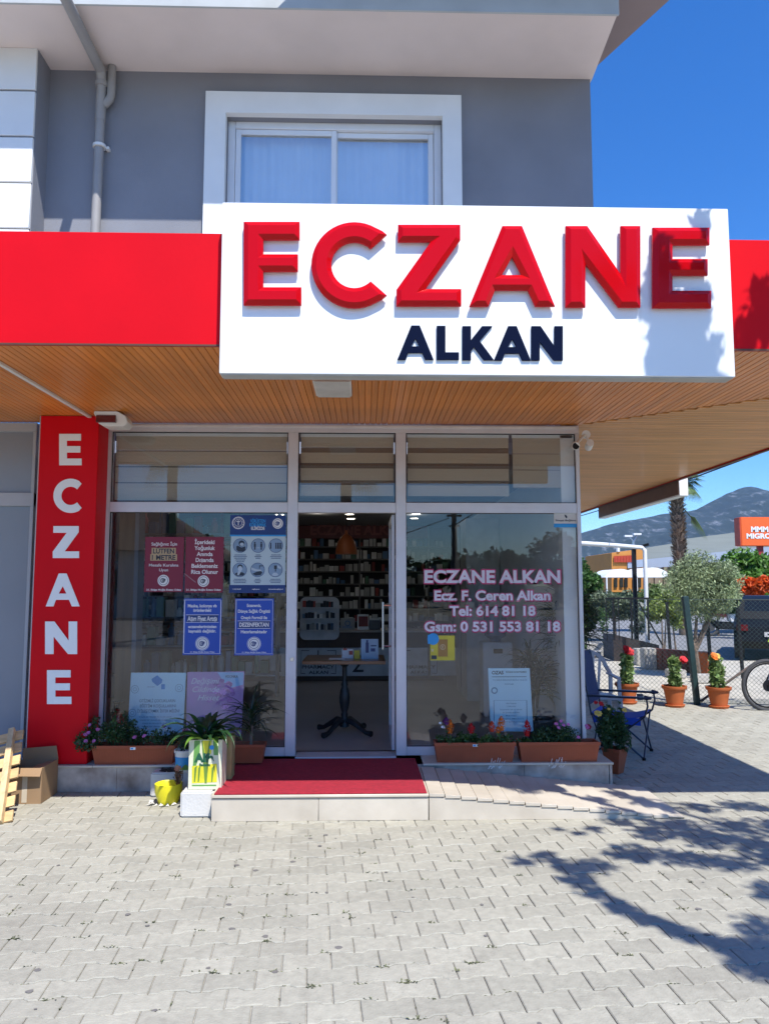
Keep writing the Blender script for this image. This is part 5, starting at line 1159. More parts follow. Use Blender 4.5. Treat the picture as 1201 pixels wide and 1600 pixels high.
MB().tube([(2.05,wy(2.05),WH+.005),(8,wy(8),WH+.005)],.004,4).build('top_wire', GP, fe)
MB().tube([(2.05,wy(2.05),.03),(8,wy(8),.03)],.004,4).build('bottom_wire', GP, fe)
# black frame gate and low dark wall further back
fy2 = 17.2
g2 = thing('black_railing','black metal railing frame on the low dark wall','railing',tuple(at(980,1020,fy2)))
m_ = lambda px,py: at(px,py,fy2)
zt_, zb_ = m_(978,935).z, m_(978,992).z-.02
MB().bar((m_(945,935).x,fy2,zt_),(m_(1013,935).x,fy2,zt_),.04,.04).build('top_rail', BLACK, g2)
for px in (946,957,965,985,1011): MB().bar((m_(px,935).x,fy2,zb_-(.1)),(m_(px,935).x,fy2,zt_-.021),.035 if px in (957,985,1011) else .018).build('upright', BLACK, g2)
MB().bar((m_(998,942).x,fy2+.03,zt_-.1),(m_(1035,1008).x,fy2+.03,m_(1035,1008).z),.03).build('diagonal_brace', BLACK, g2)
lw = thing('low_wall','low dark brown wall running behind the fence beside the street','wall',tuple(m_(1000,1025)))
pts = [(944,990,1010,fy2+1.2),(958,991,1018,fy2+.4),(1000,1001,1032,fy2+.05),(1030,1008,1038,fy2-.6)]
for (xa,ta,ba,Ya),(xb,tb,bb_,Yb_) in zip(pts,pts[1:]):
    A_, B_ = at(xa,ba,Ya), at(xb,bb_,Yb_); A_.z = B_.z = 0; Ha, Hb = at(xa,ta,Ya).z, at(xb,tb,Yb_).z
    MB().prism([A_,B_,Vector((B_.x,B_.y,Hb)),Vector((A_.x,A_.y,Ha))],(0.02,.18,0)).build('wall_panel', M('dark brown wall', (.055,.045,.045), .7, .2), lw)
# second fence posts and concrete/terracotta bits
f3 = thing('street_fence','second row of thin black fence posts along the street','fence',(6,14.8,0))
for px,py,hpx in ((1111,1058,955),(1048,1020,955),(1160,1060,990)):
    c = gz(px,py) if px != 1048 else gz(px,1040); MB().bar((c.x,c.y,0),(c.x-.05,c.y,1.35),.05,.05).build('fence_post', BLACK, f3)
pl2 = thing('brick_planter','low reddish brown planter wall under the bushes','planter wall',tuple(gz(1060,1052)))
a_, b_ = gz(1026,1046), gz(1084,1052)
for k in range(6):
    p = a_+(b_-a_)*k/6; q = a_+(b_-a_)*(k+1)/6; m = MB(); m.prism([(p.x,p.y,0),(q.x-.01,q.y,0),(q.x-.01,q.y,.42),(p.x,p.y,.42)],(0,.25,0)); m.build('planter_block', M('red brown block', (.20,.07,.055), .85, .2, 6, .2, rnd=.2), pl2, bev=.01)
cb = thing('concrete_blocks','pale broken concrete blocks beside the brick planter','blocks',tuple(gz(1010,1046)))
for k,(px,py,w_,h_) in enumerate(((1003,1040,.22,.35),(1017,1046,.25,.42),(1110,1068,.5,.14),(1060,1060,.3,.15),(925,1018,.7,.2),(948,1026,.9,.12))):
    c = gz(px,py); MB().box(c.x-w_/2,c.x+w_/2,c.y,c.y+.3,0,h_).build('concrete_block', M('rough concrete', (.42,.40,.36), .9, .2, 5, .5, 30), cb, bev=.015)
tp = thing('tall_clay_pot','tall slim terracotta pot behind the fence beside olive trunk','pot',tuple(gz(1100,1056)))
c = gz(1101,1056); MB().lathe([(.07,0),(.10,.25),(.13,.40),(.15,.40),(.15,.45),(.12,.45),(0,.42)],tuple(c),18).build('pot_body', TERRO, tp, smooth=True)
# white bent pipe and black post
wp = [at(880,838,16.5), at(960,849,17.8), at(1002,855.5,18.8), at(1006.5,860,18.8), at(1007,872,18.8)]
for p in wp[:3]: p.z = wp[2].z
wp.append(Vector((wp[-1].x, 18.8, 0)))
m = MB(); m.tube(wp, .05, 12); o = m.build('white_pipe_frame', WHT, smooth=True); tag(o,'white bent pipe frame standing behind the fence under canopy edge','pipe')
bp = thing('black_post','black square post beside the white pipe','post',tuple(at(990,1000,19.2))); x_ = at(991,880,19.2).x; zt_ = at(991,855,19.2).z
MB().box(x_-.045,x_+.045,19.2,19.29,0,zt_).build('post_body', BLACK, bp); MB().bar((x_,19.2,zt_-.03),(x_+.28,18.95,zt_+.06),.06).build('arm', BLACK, bp)
# ------------------------------------------------------------------ vegetation beyond the fence
def tree(name, label, cat, base, trunk, clumps, mat, size=.1, ratio=.5, seed=1, tr=.08, group=None):
    t = thing(name, label, cat, tuple(base), group)
    for pts in trunk:
        m = MB(); n = len(pts); m.tube(pts, [tr*(1-.6*k/(n-1)) for k in range(n)], 8); m.build('trunk' if pts is trunk[0] else 'limb', BARK, t, smooth=True)
    leaves('crown', clumps, mat, t, size, ratio, seed); return t
def blob(cx, cy, cz, rx, ry, rz, n, k, seed):     # uneven crown: k sub-clumps
    r = random.Random(seed); out = []
    for _ in range(k):
        a = r.uniform(0,2*PI); b = r.uniform(-1,1); s = math.sqrt(1-b*b); q = r.uniform(.45,.85)
        out.append((cx+rx*q*s*math.cos(a), cy+ry*q*s*math.sin(a), cz+rz*q*b, rx*r.uniform(.28,.45), ry*.4, rz*r.uniform(.28,.45), n//k))
    return out
c = gz(1091,1060); 
tree('olive_tree','grey green olive tree with slim trunk behind the wire fence','tree',c,[[c,c+Vector((-.05,0,.6)),c+Vector((.0,0,1.1))],[c+Vector((-.04,0,.55)),c+Vector((.3,0,1.2)),c+Vector((.5,.1,1.7))],[c+Vector((-.05,0,.5)),c+Vector((-.25,0,1.1))]],
     blob(c.x+.12,c.y,1.68,.80,.6,.60,13000,34,51)+blob(c.x+.35,c.y,1.5,.45,.4,.3,3000,14,52)+[(c.x+.05,c.y,1.3,.35,.3,.3,900)],M('silver olive leaf', (.27,.34,.18), .6, .3, 5, rnd=.4, trans=.25),.072,.26,53,.06)
c = gz(1045,1030)
tree('garden_bush','pale yellow green bush pruned on bare stems left of the olive','bush',c,[[c+Vector((.02,0,0)),c+Vector((.0,0,.9))],[c+Vector((.18,0,0)),c+Vector((.1,0,.9))],[c+Vector((-.12,0,0)),c+Vector((-.05,0,.9))]],
     blob(c.x-.03,c.y,1.13,.52,.4,.5,7000,20,54),LEAFY,.10,.32,55,.03)
c = gz(1035,1022)
tree('garden_bush','mid green leafy bush rising above the pale yellow bush','bush',c,[[c,c+Vector((0,0,1.0))]],blob(c.x+.05,c.y+.5,1.35,.72,.4,.5,6000,20,56),M('fresh leaf',(.13,.20,.06),.5,.3,rnd=.35,trans=.3),.11,.3,57,.03)
c = Vector((at(960,950,24).x,24,0))
tree('grey_shrub','grey green shrub with pale flecks behind black railing','bush',c,[[c,c+Vector((0,0,.8))]],blob(c.x+.1,24,1.25,1.0,.5,.6,5000,16,58)+blob(c.x+.5,24,.7,.9,.5,.5,3000,12,59),LEAFO,.13,.3,60,.04)
c = Vector((at(908,950,25).x,25,0))
tree('dark_tree','dark green rounded tree by the street just right of shopfront corner','tree',c,[[c,c+Vector((0,0,1.2))]],blob(c.x+.0,25,1.75,.8,.8,.95,7000,22,61)+blob(c.x-.1,25,.7,.7,.6,.8,3500,12,63),LEAFM,.16,.5,62,.08)
c = Vector((at(923,1000,15).x,15.6,0))
tree('corner_shrub','bright green climbing shrub beside the shopfront corner','bush',c,[[c,c+Vector((0,0,.6))]],[(c.x-.1,15.6,.75,.16,.2,.8,1500)],LEAFM,.09,.5,64,.02)
c = gz(943,1018)
tree('young_sapling','small young shrub growing by the black railing','bush',c,[[c,c+Vector((0,0,.7))]],[(c.x,c.y,.75,.15,.15,.45,350),(c.x+.25,c.y,.3,.25,.15,.15,250)],LEAFM,.07,.35,65,.015)
c = Vector((at(1190,900,27).x,28,0))
tree('street_tree','broad bright green tree below the orange sign','tree',c,[[c,c+Vector((0,0,1.8))]],blob(c.x+.4,28,1.95,2.0,1.2,1.0,14000,34,66)+blob(c.x+2.5,28,1.9,2.0,1.2,1.0,8000,20,67),M('bright leaf',(.10,.22,.03),.5,.3,rnd=.35,trans=.3),.20,.5,68,.12)
c = Vector((at(1130,950,26).x,26.5,0))
tree('shade_bush','dark bush behind the olive tree crown','bush',c,[[c,c+Vector((0,0,.8))]],blob(c.x,26.5,1.3,1.2,.6,.7,4000,14,69),LEAFD,.18,.5,70,.05)
c = Vector((at(1190,925,24).x,24.5,0))
tree('orange_flower_shrub','shrub covered in bright orange flowers below the sign','bush',c,[[c,c+Vector((0,0,.9))]],blob(c.x,24.5,1.75,.8,.4,.45,1800,10,71),M('orange bloom',(.65,.10,.01),.6,.2,rnd=.3,trans=.3),.16,.6,72,.04)
# palm in view
PYY = 27.; pcx = at(1057,800,PYY).x; ptop = at(1057,762,PYY).z
pm_ = thing('fan_palm','tall fan palm with shaggy brown trunk behind the canopy corner','palm tree',(pcx,PYY,0))
m = MB(); m.tube([(pcx+.12,PYY,0),(pcx+.05,PYY,2.5),(pcx,PYY,ptop)],[.20,.17,.20],12); m.build('trunk', BARK, pm_, smooth=True)
m = MB(); r = random.Random(4)
for k in range(620):
    z = 1.4+(ptop-1.5)*k/620; a = k*2.4; d = Vector((math.cos(a),math.sin(a),0)); s_ = Vector((-d.y,d.x,0)); p = Vector((pcx+.08*(1-z/ptop),PYY,z))+d*.17; w_ = r.uniform(.035,.06)
    q = p+d*r.uniform(.09,.19)+Vector((0,0,r.uniform(.0,.16))); m.poly([p-s_*w_,p+s_*w_,q+s_*w_*.4,q-s_*w_*.4]); m.poly([p-s_*w_-Vector((0,0,.06)),q-s_*w_*.4,q+s_*w_*.4,p+s_*w_-Vector((0,0,.06))])
m.build('leaf_bases', M('dry leaf base', (.33,.24,.17), .9, .4, 20, rnd=.45), pm_, fixn=False)['kind'] = 'stuff'
def fan(m, o, az, el, L, droop=.3, n=22, stem=.5):
    d = Vector((math.cos(az)*math.cos(el), math.sin(az)*math.cos(el), math.sin(el))); o = Vector(o); h = o+d*L*stem
    m.tube([o,h],.015,4,caps=False); s_ = d.cross(Vector((0,0,1))).normalized(); u = s_.cross(d)
    for k in range(n):
        t = (k/(n-1)-.5)*2.5; dd = (d*math.cos(t)+s_*math.sin(t)).normalized(); ll = L*.62*(1-.12*abs(t))
        pts = [h, h+dd*ll*.5+u*.03, h+dd*ll-Vector((0,0,droop*ll))]; m.ribbon(pts,[.03,.045,.004],dd.cross(u) if abs(dd.dot(u))<.9 else s_,.2)
PLF = M('palm leaf', (.12,.19,.06), .5, .3, 8, rnd=.3, trans=.25)
r = random.Random(9)
for k in range(26):
    m = MB(); fan(m,(pcx,PYY,ptop+.1),r.uniform(0,2*PI),r.uniform(-.5,1.3),r.uniform(1.3,1.9)*.56,r.uniform(.2,.6)); m.build('fan_leaf', PLF, pm_, fixn=False)
m = MB(); fan(m,(pcx+.15,PYY-.2,ptop-.75),-.25,-.95,1.5,.15,34,.25); m.build('fan_leaf', PLF, pm_, fixn=False)
# vehicles
DC = M('dark car paint', (.008,.009,.011), .35, .05, 5, spec=.2); CG = M('car window', (.01,.012,.015), .08, .02, 5, spec=.4)
def car(label, x0, y, z0, L, H, Wd, paint, yaw=0.):
    t = thing('parked_car', label, 'car', (x0+L/2, y, z0))
    prof = [(0,.30),(.02,.52),(.06,.60),(.10,.64),(.17,.94),(.22,1.0),(.62,1.0),(.76,.66),(.95,.58),(1,.46),(1,.26),(.97,.18),(.88,.17),(.80,.17),(.72,.17),(.30,.17),(.16,.17),(.03,.18)]
    def P(u, v, yy, tuck=0): return (x0+u*L, yy, z0+v*H)
    m = MB(); rows = [(-.5,.0),(-.44,1),(.44,1),(.5,0)]
    n = len(prof)
    for k,(w_,_) in enumerate(((-.5,0),(-.47,1),(.47,1),(.5,0))):
        for u,v in prof:
            tuck = .13*max(0,(v-.62)/.38) if abs(w_) > .48 else .10*max(0,(v-.62)/.38)
            uu = .5+(u-.5)*(1 if abs(w_) < .48 else .985); vv = v if abs(w_) < .48 else v-.015*(v>.5)
            m.v.append(P(uu, vv, y+Wd*(w_-math.copysign(tuck*.9,w_))))
    for k in range(3):
        for j in range(n): a = k*n+j; b = k*n+(j+1)%n; m.f.append((a,b,b+n,a+n))
    m.f.append(tuple(range(n-1,-1,-1))); m.f.append(tuple(range(3*n,4*n))); m.build('body', paint, t, smooth=True, ang=30)
    for s_ in (-1,1):
        yy = lambda v: y+s_*Wd*(.5-.13*max(0,(v-.62)/.38)*.9)+s_*.006
        for uu in (((.155,.67),(.20,.93),(.40,.95),(.40,.67)),((.42,.67),(.42,.95),(.60,.94),(.72,.68))):
            m = MB(); m.prism([P(u,v,yy(v)) for u,v in uu],(0,-s_*.004,0)); m.build('side_window', CG, t)
    m = MB(); m.prism([P(.112,.67,y-Wd*.38),P(.112,.67,y+Wd*.38),P(.168,.925,y+Wd*.35),P(.168,.925,y-Wd*.35)],(-.012,0,.006)); m.build('rear_window', CG, t)
    for u in (.17,.81):
        for s_ in (-1,1):
            c = Vector((x0+u*L, y+s_*(Wd/2-.1), z0+.32)); m = MB(); m.tube([c+Vector((0,-.11,0)),c+Vector((0,.11,0))],.32,24); w = m.build('wheel', TY_, t, smooth=True)
            m = MB(); m.tube([c+Vector((0,s_*.10,0)),c+Vector((0,s_*.118,0))],[.21,.20],20); m.build('rim', STEEL, w, smooth=True)
    for s_ in (-1,1): m = MB(); m.box(x0-.005,x0+.05,y+s_*Wd*.40-.12,y+s_*Wd*.40+.12,z0+H*.46,z0+H*.56); m.build('tail_light', DARKR, t, bev=.01)
    for s_ in (-1,1): m = MB(); m.bar((x0+L*.25,y+s_*Wd*.36,z0+H*1.02),(x0+L*.58,y+s_*Wd*.36,z0+H*1.02),.03); m.build('roof_rail', BLACK, t)
    return t
cr_ = car('black parked car seen from behind through the wire fence at right edge', 0, 0, 0, 4.2, 1.46, 1.78, DC)
pl_ = MB().box(-.012,-.004,-.26,.26,.55,.66).build('number_plate', M('plate', (.5,.5,.5), .5), cr_); e_ = MB(); e_.tube([(-.004,.10*math.cos(a),.86+.07*math.sin(a)) for a in [2*PI*k/20 for k in range(20)]],.012,6,closed=True); e_.build('emblem', STEEL, cr_, smooth=True)
q_ = at(1207,960,17.3); v_ = Vector((q_.x, q_.y, 0)).normalized(); cr_.rotation_euler.z = math.atan2(v_.y, v_.x)+.03; cr_.location = (q_.x+v_.x*2.1, q_.y+v_.y*2.1, 0)
# scooter
sc = thing('scooter','parked red and white scooter across the street','scooter',tuple(gz(1130,993)))
cx, cy = gz(1130,993).x, gz(1130,993).y
for dx in (-.45,.75): m = MB(); m.tube([(cx+dx+.25*math.cos(a),cy,.28+.25*math.sin(a)) for a in [2*PI*k/20 for k in range(20)]],.05,6,closed=True); m.tube([(cx+dx,cy-.04,.28),(cx+dx,cy+.04,.28)],.14,12); m.build('wheel', TY_, sc, smooth=True)
m = MB(); m.prism([(cx-.62,cy-.12,.82),(cx-.35,cy-.12,1.02),(cx+.05,cy-.12,.80),(cx+.1,cy-.12,.62),(cx-.2,cy-.12,.62)],(0,.24,0)); m.build('red_tail', M('red plastic', (.35,.01,.03), .3), sc, bev=.03)
m = MB(); m.prism([(cx+.1,cy-.13,.78),(cx+.75,cy-.13,.75),(cx+.85,cy-.13,.5),(cx+.2,cy-.13,.45)],(0,.26,0)); m.build('white_body', WHT, sc, bev=.04)
m = MB(); m.prism([(cx-.5,cy-.1,.5),(cx+.6,cy-.1,.45),(cx+.5,cy-.1,.2),(cx-.2,cy-.1,.22)],(0,.2,0)); m.build('engine', BLACK, sc, bev=.03)
m = MB(); m.tube([(cx+.75,cy,.3),(cx+.6,cy,1.0)],.03,8); m.tube([(cx+.58,cy-.3,1.02),(cx+.58,cy+.3,1.02)],.015,6); m.build('handlebar', STEEL, sc)
m = MB(); m.tube([(cx+.1,cy,1.0),(cx+.35,cy,.98)],[.1,.08],8); m.build('seat', BLACK, sc)
# supermarket sign
YS = 32.
a_, b_ = at(1158,853,YS), at(1240,808,YS)
OR = M('orange sign', (.80,.13,.02), .45, .03)
sg2 = thing('orange_sign','orange supermarket sign box with white letters MMM MIGROS on a red post','sign',((a_.x+b_.x)/2,YS,0))
MB().box(a_.x,b_.x,YS,YS+.5,a_.z,b_.z).build('sign_box', OR, sg2, bev=.02); MB().box(a_.x+.8,a_.x+1.0,YS+.15,YS+.35,0,a_.z).build('sign_post', M('dark red post', (.3,.02,.02), .5), sg2)
MB().box(a_.x-.04,a_.x-.002,YS+.02,YS+.5,a_.z+.02,b_.z-.02).build('side_panel', M('orange red side', (.55,.06,.02), .5), sg2)
w_ = MB(); write(w_,'MMM',1186,827,7.6,YS-.012,27,bold=.05); write(w_,'MİGROS'.replace('İ','I'),1187.5,837.5,7.2,YS-.012,44,bold=.05); w_.build('lettering', INK, sg2)
# buildings across
YB = 55.
hb2 = thing('market_hall','long low market hall with grey sloping roof band across the street','building',tuple(at(1090,900,YB)))
hb2.location.z = 0; WL[hb2.name] = Vector(hb2.location)
q = lambda px,py,Y=YB: at(px,py,Y)
GR = M('grey roof sheet', (.24,.26,.24), .7, .08, 1, stretch=(.3,.3,4)); FB = M('pale blue fascia', (.30,.35,.43), .7, .04, 1)
m = MB(); m.prism([q(1008,876),q(1225,858),q(1225,822),q(1062,843),q(1058,848),q(1008,856)],(0,.3,0)); m.build('roof_band', GR, hb2)
m = MB(); m.prism([q(1008,889,YB-.4),q(1225,868,YB-.4),q(1225,852,YB-.4),q(1008,874,YB-.4)],(0,.3,0)); m.build('fascia', FB, hb2)
m = MB(); m.prism([q(1005,920),q(1225,920),q(1225,862),q(1005,884)],(0,8,0)); m.build('hall_wall', M('hall wall', (.22,.17,.12), .8), hb2)
m = MB(); 
for px in (1012,1024,1038,1052): m.bar(q(px,918,YB-1),q(px,886,YB-1),.25)
m.build('columns', MATS['hall wall'], hb2)
ob = thing('orange_shop','orange fronted shop with red lettering across the street','building',(at(980,900,50).x,50,0))
q = lambda px,py,Y=50.: at(px,py,Y)
m = MB(); m.prism([q(955,925),q(1004,925),q(1004,857),q(955,864)],(0,6,0)); m.build('shop_wall', M('orange wall', (.50,.21,.04), .7, .08, 1), ob)
m = MB(); m.prism([q(980,888,49.9),q(1004,886,49.9),q(1004,874,49.9),q(980,876,49.9)],(0,.05,0)); m.build('pale_panel', FB, ob)
m = MB(); 
for k in range(12): m.prism([q(959+k*2.4,878.6,49.85),q(960.7+k*2.4,878.5,49.85),q(960.7+k*2.4,868.8-k*.12,49.85),q(959+k*2.4,869-k*.12,49.85)],(0,.1,0))
m.build('red_letters', M('red letters', (.45,.05,.02), .5), ob)
for px in (959,968,975,988,996): 
    m = MB(); m.prism([q(px,918,49.9),q(px+5,918,49.9),q(px+5,903,49.9),q(px,903,49.9)],(0,.05,0)); m.build('window', CG, ob)
m = MB(); m.tube([q(965,862),q(965,851)],.12,6); m.build('roof_mast', WHT, ob)
# sun sails
for i,(x0,x1,xm_,yt) in enumerate(((943,996,975,889),(990,1050,1012,886.5))):
    q = lambda px,py,Y=46.: at(px,py,Y); m = MB(); n = 10
    for k in range(n):
        f = lambda j: (x0+(x1-x0)*j/n, 902-(902-yt)*math.sin(PI*min(1,j/n))**.8)
        p0_, p1_ = f(k), f(k+1); m.prism([q(p0_[0],902),q(p1_[0],902),q(*p1_),q(*p0_)],(0,3,0))
    t = thing('sun_sail',('left','right')[i]+' one of two white cafe canopies before the orange shop','canopy',tuple(at(x0,915,46)))
    m.build('canopy_cloth', WHITES, t); 
    for px in (x0+4,x1-4): MB().tube([at(px,902,46),Vector((at(px,902,46).x,46,0))],.05,6).build('canopy_pole', WHT, t)
# far low buildings
fb = thing('far_white_house','low white house far off left of the orange shop','house',(at(930,890,90).x,90,0))
q = lambda px,py,Y=90.: at(px,py,Y)
MB().prism([q(905,902),q(953,902),q(953,886),q(905,886)],(0,8,0)).build('house_wall', WHITEP, fb); MB().prism([q(900,887,89.5),q(955,887,89.5),q(940,879,89.5),q(903,879,89.5)],(0,8,0)).build('roof', M('pale roof', (.55,.55,.55), .7), fb)
lp = thing('double_street_lamp','tall twin arm street lamp above the orange shop','street lamp',(at(989,900,40).x,40,0))
q = lambda px,py,Y=40.: at(px,py,Y)
MB().tube([Vector((at(989,900,40).x,40,0)),q(989,846)],.06,6).build('mast', STEEL, lp)
for a,b in ((982,838),(996,835)):
    MB().tube([q(989,846),q(a,b)],.03,5).build('arm', STEEL, lp); p = q(a,b); MB().box(p.x-.25,p.x+.15,39.9,40.1,p.z-.03,p.z+.06).build('lamp_head', WHT, lp)
# cable
m = MB(); p0_ = gz(912,807,3.6); m = MB()
pa, pb = at(880,814,24), at(1230,692,9.5)
m.tube([pa, pa*.66+pb*.34-Vector((0,0,.05)), pa*.33+pb*.67-Vector((0,0,.05)), pb], .012, 5); o = m.build('overhead_cable', BLACK, loc=tuple(pa)); tag(o,'thin black overhead cable crossing the sky beside canopy','cable')
# ------------------------------------------------------------------ mountain
RID = [(-4000,838),(700,838),(860,838),(905,831),(930,824),(960,815),(1000,808),(1030,801),(1045,799),(1085,795),(1110,781),(1130,771),(1150,762),(1165,758),(1176,757.5),(1190,761),(1201,765),(1300,745),(1500,740),(2200,800),(4200,835)]
YM = 2600.
nx, ny = 420, 60; V = []; F_ = []
xs_ = np.linspace(-3500, 5500, nx)
rx = [at(p[0],p[1],YM).x for p in RID]; rz = [at(p[0],p[1],YM).z for p in RID]
for j in range(ny):
    v = j/(ny-1)          # 0 foot, 1 ridge
    for x in xs_:
        hz_ = np.interp(x, rx, rz); y = 1100+(YM-1100)*v
        nz_ = noise.fractal(Vector((x/260, y/260, 3)), .8, 2.0, 7)*75*math.sin(PI*min(1,v*.92)) + noise.fractal(Vector((x/60, y/60, 7)), .8, 2.0, 5)*9*(v>.02)
        prof = v**1.5
        V.append((x, y, -6+hz_*prof + nz_*(.25+.75*v)*(1-v**6*.72)))
for j in range(ny-1):
    for i in range(nx-1): a = j*nx+i; F_.append((a,a+1,a+nx+1,a+nx))
mm = MB(); mm.v = V; mm.f = F_; 
MM = bpy.data.materials.new('mountain'); MM.use_nodes = True; n_ = MM.node_tree; L_ = n_.links.new; bsdf = n_.nodes['Principled BSDF']; bsdf.inputs['Roughness'].default_value = .95
tc = n_.nodes.new('ShaderNodeTexCoord'); nz1 = n_.nodes.new('ShaderNodeTexNoise'); nz1.inputs['Scale'].default_value = .04; nz1.inputs['Detail'].default_value = 10; nz1.inputs['Roughness'].default_value = .7
mp_ = n_.nodes.new('ShaderNodeMapping'); mp_.inputs['Scale'].default_value = (1,.35,1); L_(tc.outputs['Object'], mp_.inputs[0]); L_(mp_.outputs[0], nz1.inputs['Vector'])
cr_ = n_.nodes.new('ShaderNodeValToRGB'); e = cr_.color_ramp.elements; e[0].position = .35; e[0].color = (.012,.022,.02,1); e[1].position = .68; e[1].color = (.17,.18,.20,1); k_ = cr_.color_ramp.elements.new(.54); k_.color = (.022,.036,.034,1)
L_(nz1.outputs['Fac'], cr_.inputs[0]); L_(cr_.outputs[0], bsdf.inputs['Base Color'])
mo = mm.build('mountain', MM, smooth=True, loc=(0,1100,0), fixn=False); mo['kind'] = 'structure'
# town specks at the mountain's foot
tm = MB(); r = random.Random(77)
for _ in range(650):
    Yt_ = r.uniform(350,1300); px = r.uniform(900,1230); x = at(px,880,Yt_).x; s_ = r.uniform(5,13); h_ = r.uniform(4,9); z0_ = -1
    if Yt_ > 1100: 
        v = (Yt_-1100)/(YM-1100); z0_ = -6+np.interp(x,rx,rz)*v**1.5
    tm.box(x,x+s_,Yt_,Yt_+8,z0_,z0_+h_)
tm.build('far_town', M('far houses', (.62,.58,.54), .8, rnd=.3), loc=(300,500,0))['kind'] = 'stuff'
fo = leaves('far_woods',[(r.uniform(at(880,0,y_).x, at(1260,0,y_).x), y_, 1.5, 14, 8, r.uniform(2.5,4.5), 130) for y_ in [r.uniform(110,330) for _ in range(90)]], LEAFD, None, 2.2, .7, 78); fo['kind'] = 'stuff'; fo['label'] = 'dark line of woods at the foot of the mountain'; fo['category'] = 'woods'

# ------------------------------------------------------------------ shade tree in front, right of the view (casts the leafy shadow)
def lit(X, Y, Z, h): return (X-SUN.x/SUN.z*(-h)*-1 if False else X+.22*h, Y-.59*h, Z+h)
cl = []
def shade(px, py, r_, n, h=4.5, plane='g'):
    if plane == 'g': p = gz(px,py)
    else: p = at(px,py,plane)
    c = lit(p.x,p.y,p.z,h-p.z); cl.append((c[0],c[1],c[2],r_,r_,r_*.8,n))
for px,py,r_,n in ((815,1345,.10,40),(850,1338,.10,50),(872,1350,.10,50),(905,1358,.16,120),(935,1352,.12,80),(900,1375,.12,70),(925,1395,.10,60),(960,1415,.10,60),(985,1425,.09,60),(1010,1437,.08,50),(1045,1448,.09,60),(1080,1462,.10,80),(1110,1470,.08,50),(1140,1478,.12,90),(1180,1490,.14,120),(1195,1450,.16,130),(1190,1510,.15,120),(1160,1500,.12,90),(1215,1480,.2,150),
    (870,1295,.05,14),(905,1302,.06,20),(925,1295,.07,24),(960,1280,.14,70),(990,1330,.16,110),(1020,1300,.2,170),(1060,1290,.2,180),(1100,1310,.22,220),(1140,1290,.2,160),(1180,1320,.22,220),(1060,1340,.18,150),(1110,1345,.16,120),(1150,1350,.14,90),(1000,1340,.12,70),(960,1335,.10,50),(1210,1290,.22,180),(1200,1340,.2,160),
    (960,1248,.11,60),(930,1260,.10,50),(1000,1258,.14,100),(1040,1265,.16,90),(1090,1262,.15,80),(1150,1258,.15,80),(1190,1262,.15,80),(1190,1385,.10,50),(1200,1400,.1,60)): shade(px,py,r_,n)
for px,py,r_,n in ((1092,340,.05,16),(1098,352,.035,10),(1092,390,.035,8),(1022,405,.04,12),(1028,435,.07,30),(1012,455,.05,18),(1008,480,.06,24),(1035,475,.09,50),(1045,505,.12,110),(1035,535,.12,110),(1070,540,.13,130),(1055,572,.17,220),(1090,505,.06,26),(1085,445,.06,30),(1095,470,.07,34),(1105,560,.10,60)): shade(px,py,r_,n,5.4,SY)
for px,py,r_,n in ((1182,450,.05,24),(1185,480,.09,60),(1195,505,.10,80),(1160,515,.06,26),(1165,535,.07,34),(1205,470,.1,60),(1180,520,.05,18)): shade(px,py,r_,n,5.2,CY0)
sh_ = thing('shade_tree','leafy tree to the right whose branches shade the paving and sign','tree',(4.6,1.6,0))
tb = Vector((4.6,1.6,0)); m = MB(); m.tube([tb,tb+Vector((-.1,.1,2)),tb+Vector((-.2,.2,3.6)),tb+Vector((-.4,.4,5))],[.16,.13,.11,.07],12); m.build('trunk', BARK, sh_, smooth=True)
def limb(pts, r0): m = MB(); m.tube(pts,[r0*(1-.75*k/(len(pts)-1)) for k in range(len(pts))],7); m.build('limb', BARK, sh_, smooth=True)
g_ = lambda px,py,h=4.5: Vector(lit(*gz(px,py),h))
s0_ = tb+Vector((-.15,.15,3.2)); s1_ = tb+Vector((-.25,.25,4.2))
limb([s0_,g_(1230,1490),g_(1140,1475),g_(1040,1447),g_(960,1415),g_(905,1360)],.05)
limb([s1_,g_(1240,1330),g_(1140,1310),g_(1040,1300),g_(960,1285)],.06)
t_ = lambda px,py,h=5.4,P=SY: Vector(lit(*at(px,py,P),h-at(px,py,P).z))
limb([s1_+Vector((0,0,.4)),t_(1130,600),t_(1065,560),t_(1035,440)],.05); limb([t_(1080,560),t_(1090,470),t_(1094,345)],.02)
limb([s1_,g_(1230,1270),g_(1130,1262),g_(1000,1250),g_(930,1245)],.03)
limb([s1_+Vector((0,0,.2)),t_(1240,540,5.2,CY0),t_(1190,500,5.2,CY0),t_(1183,440,5.2,CY0)],.03)
cl += [(4.6,1.0,5.6,1.0,1.0,.7,1600),(5.4,1.6,5.2,.9,.9,.7,1300),(4.9,.2,5.4,1.,.9,.7,1200)]
leaves('crown', cl, LEAFM, sh_, .085, .5, 90, shell=.6)

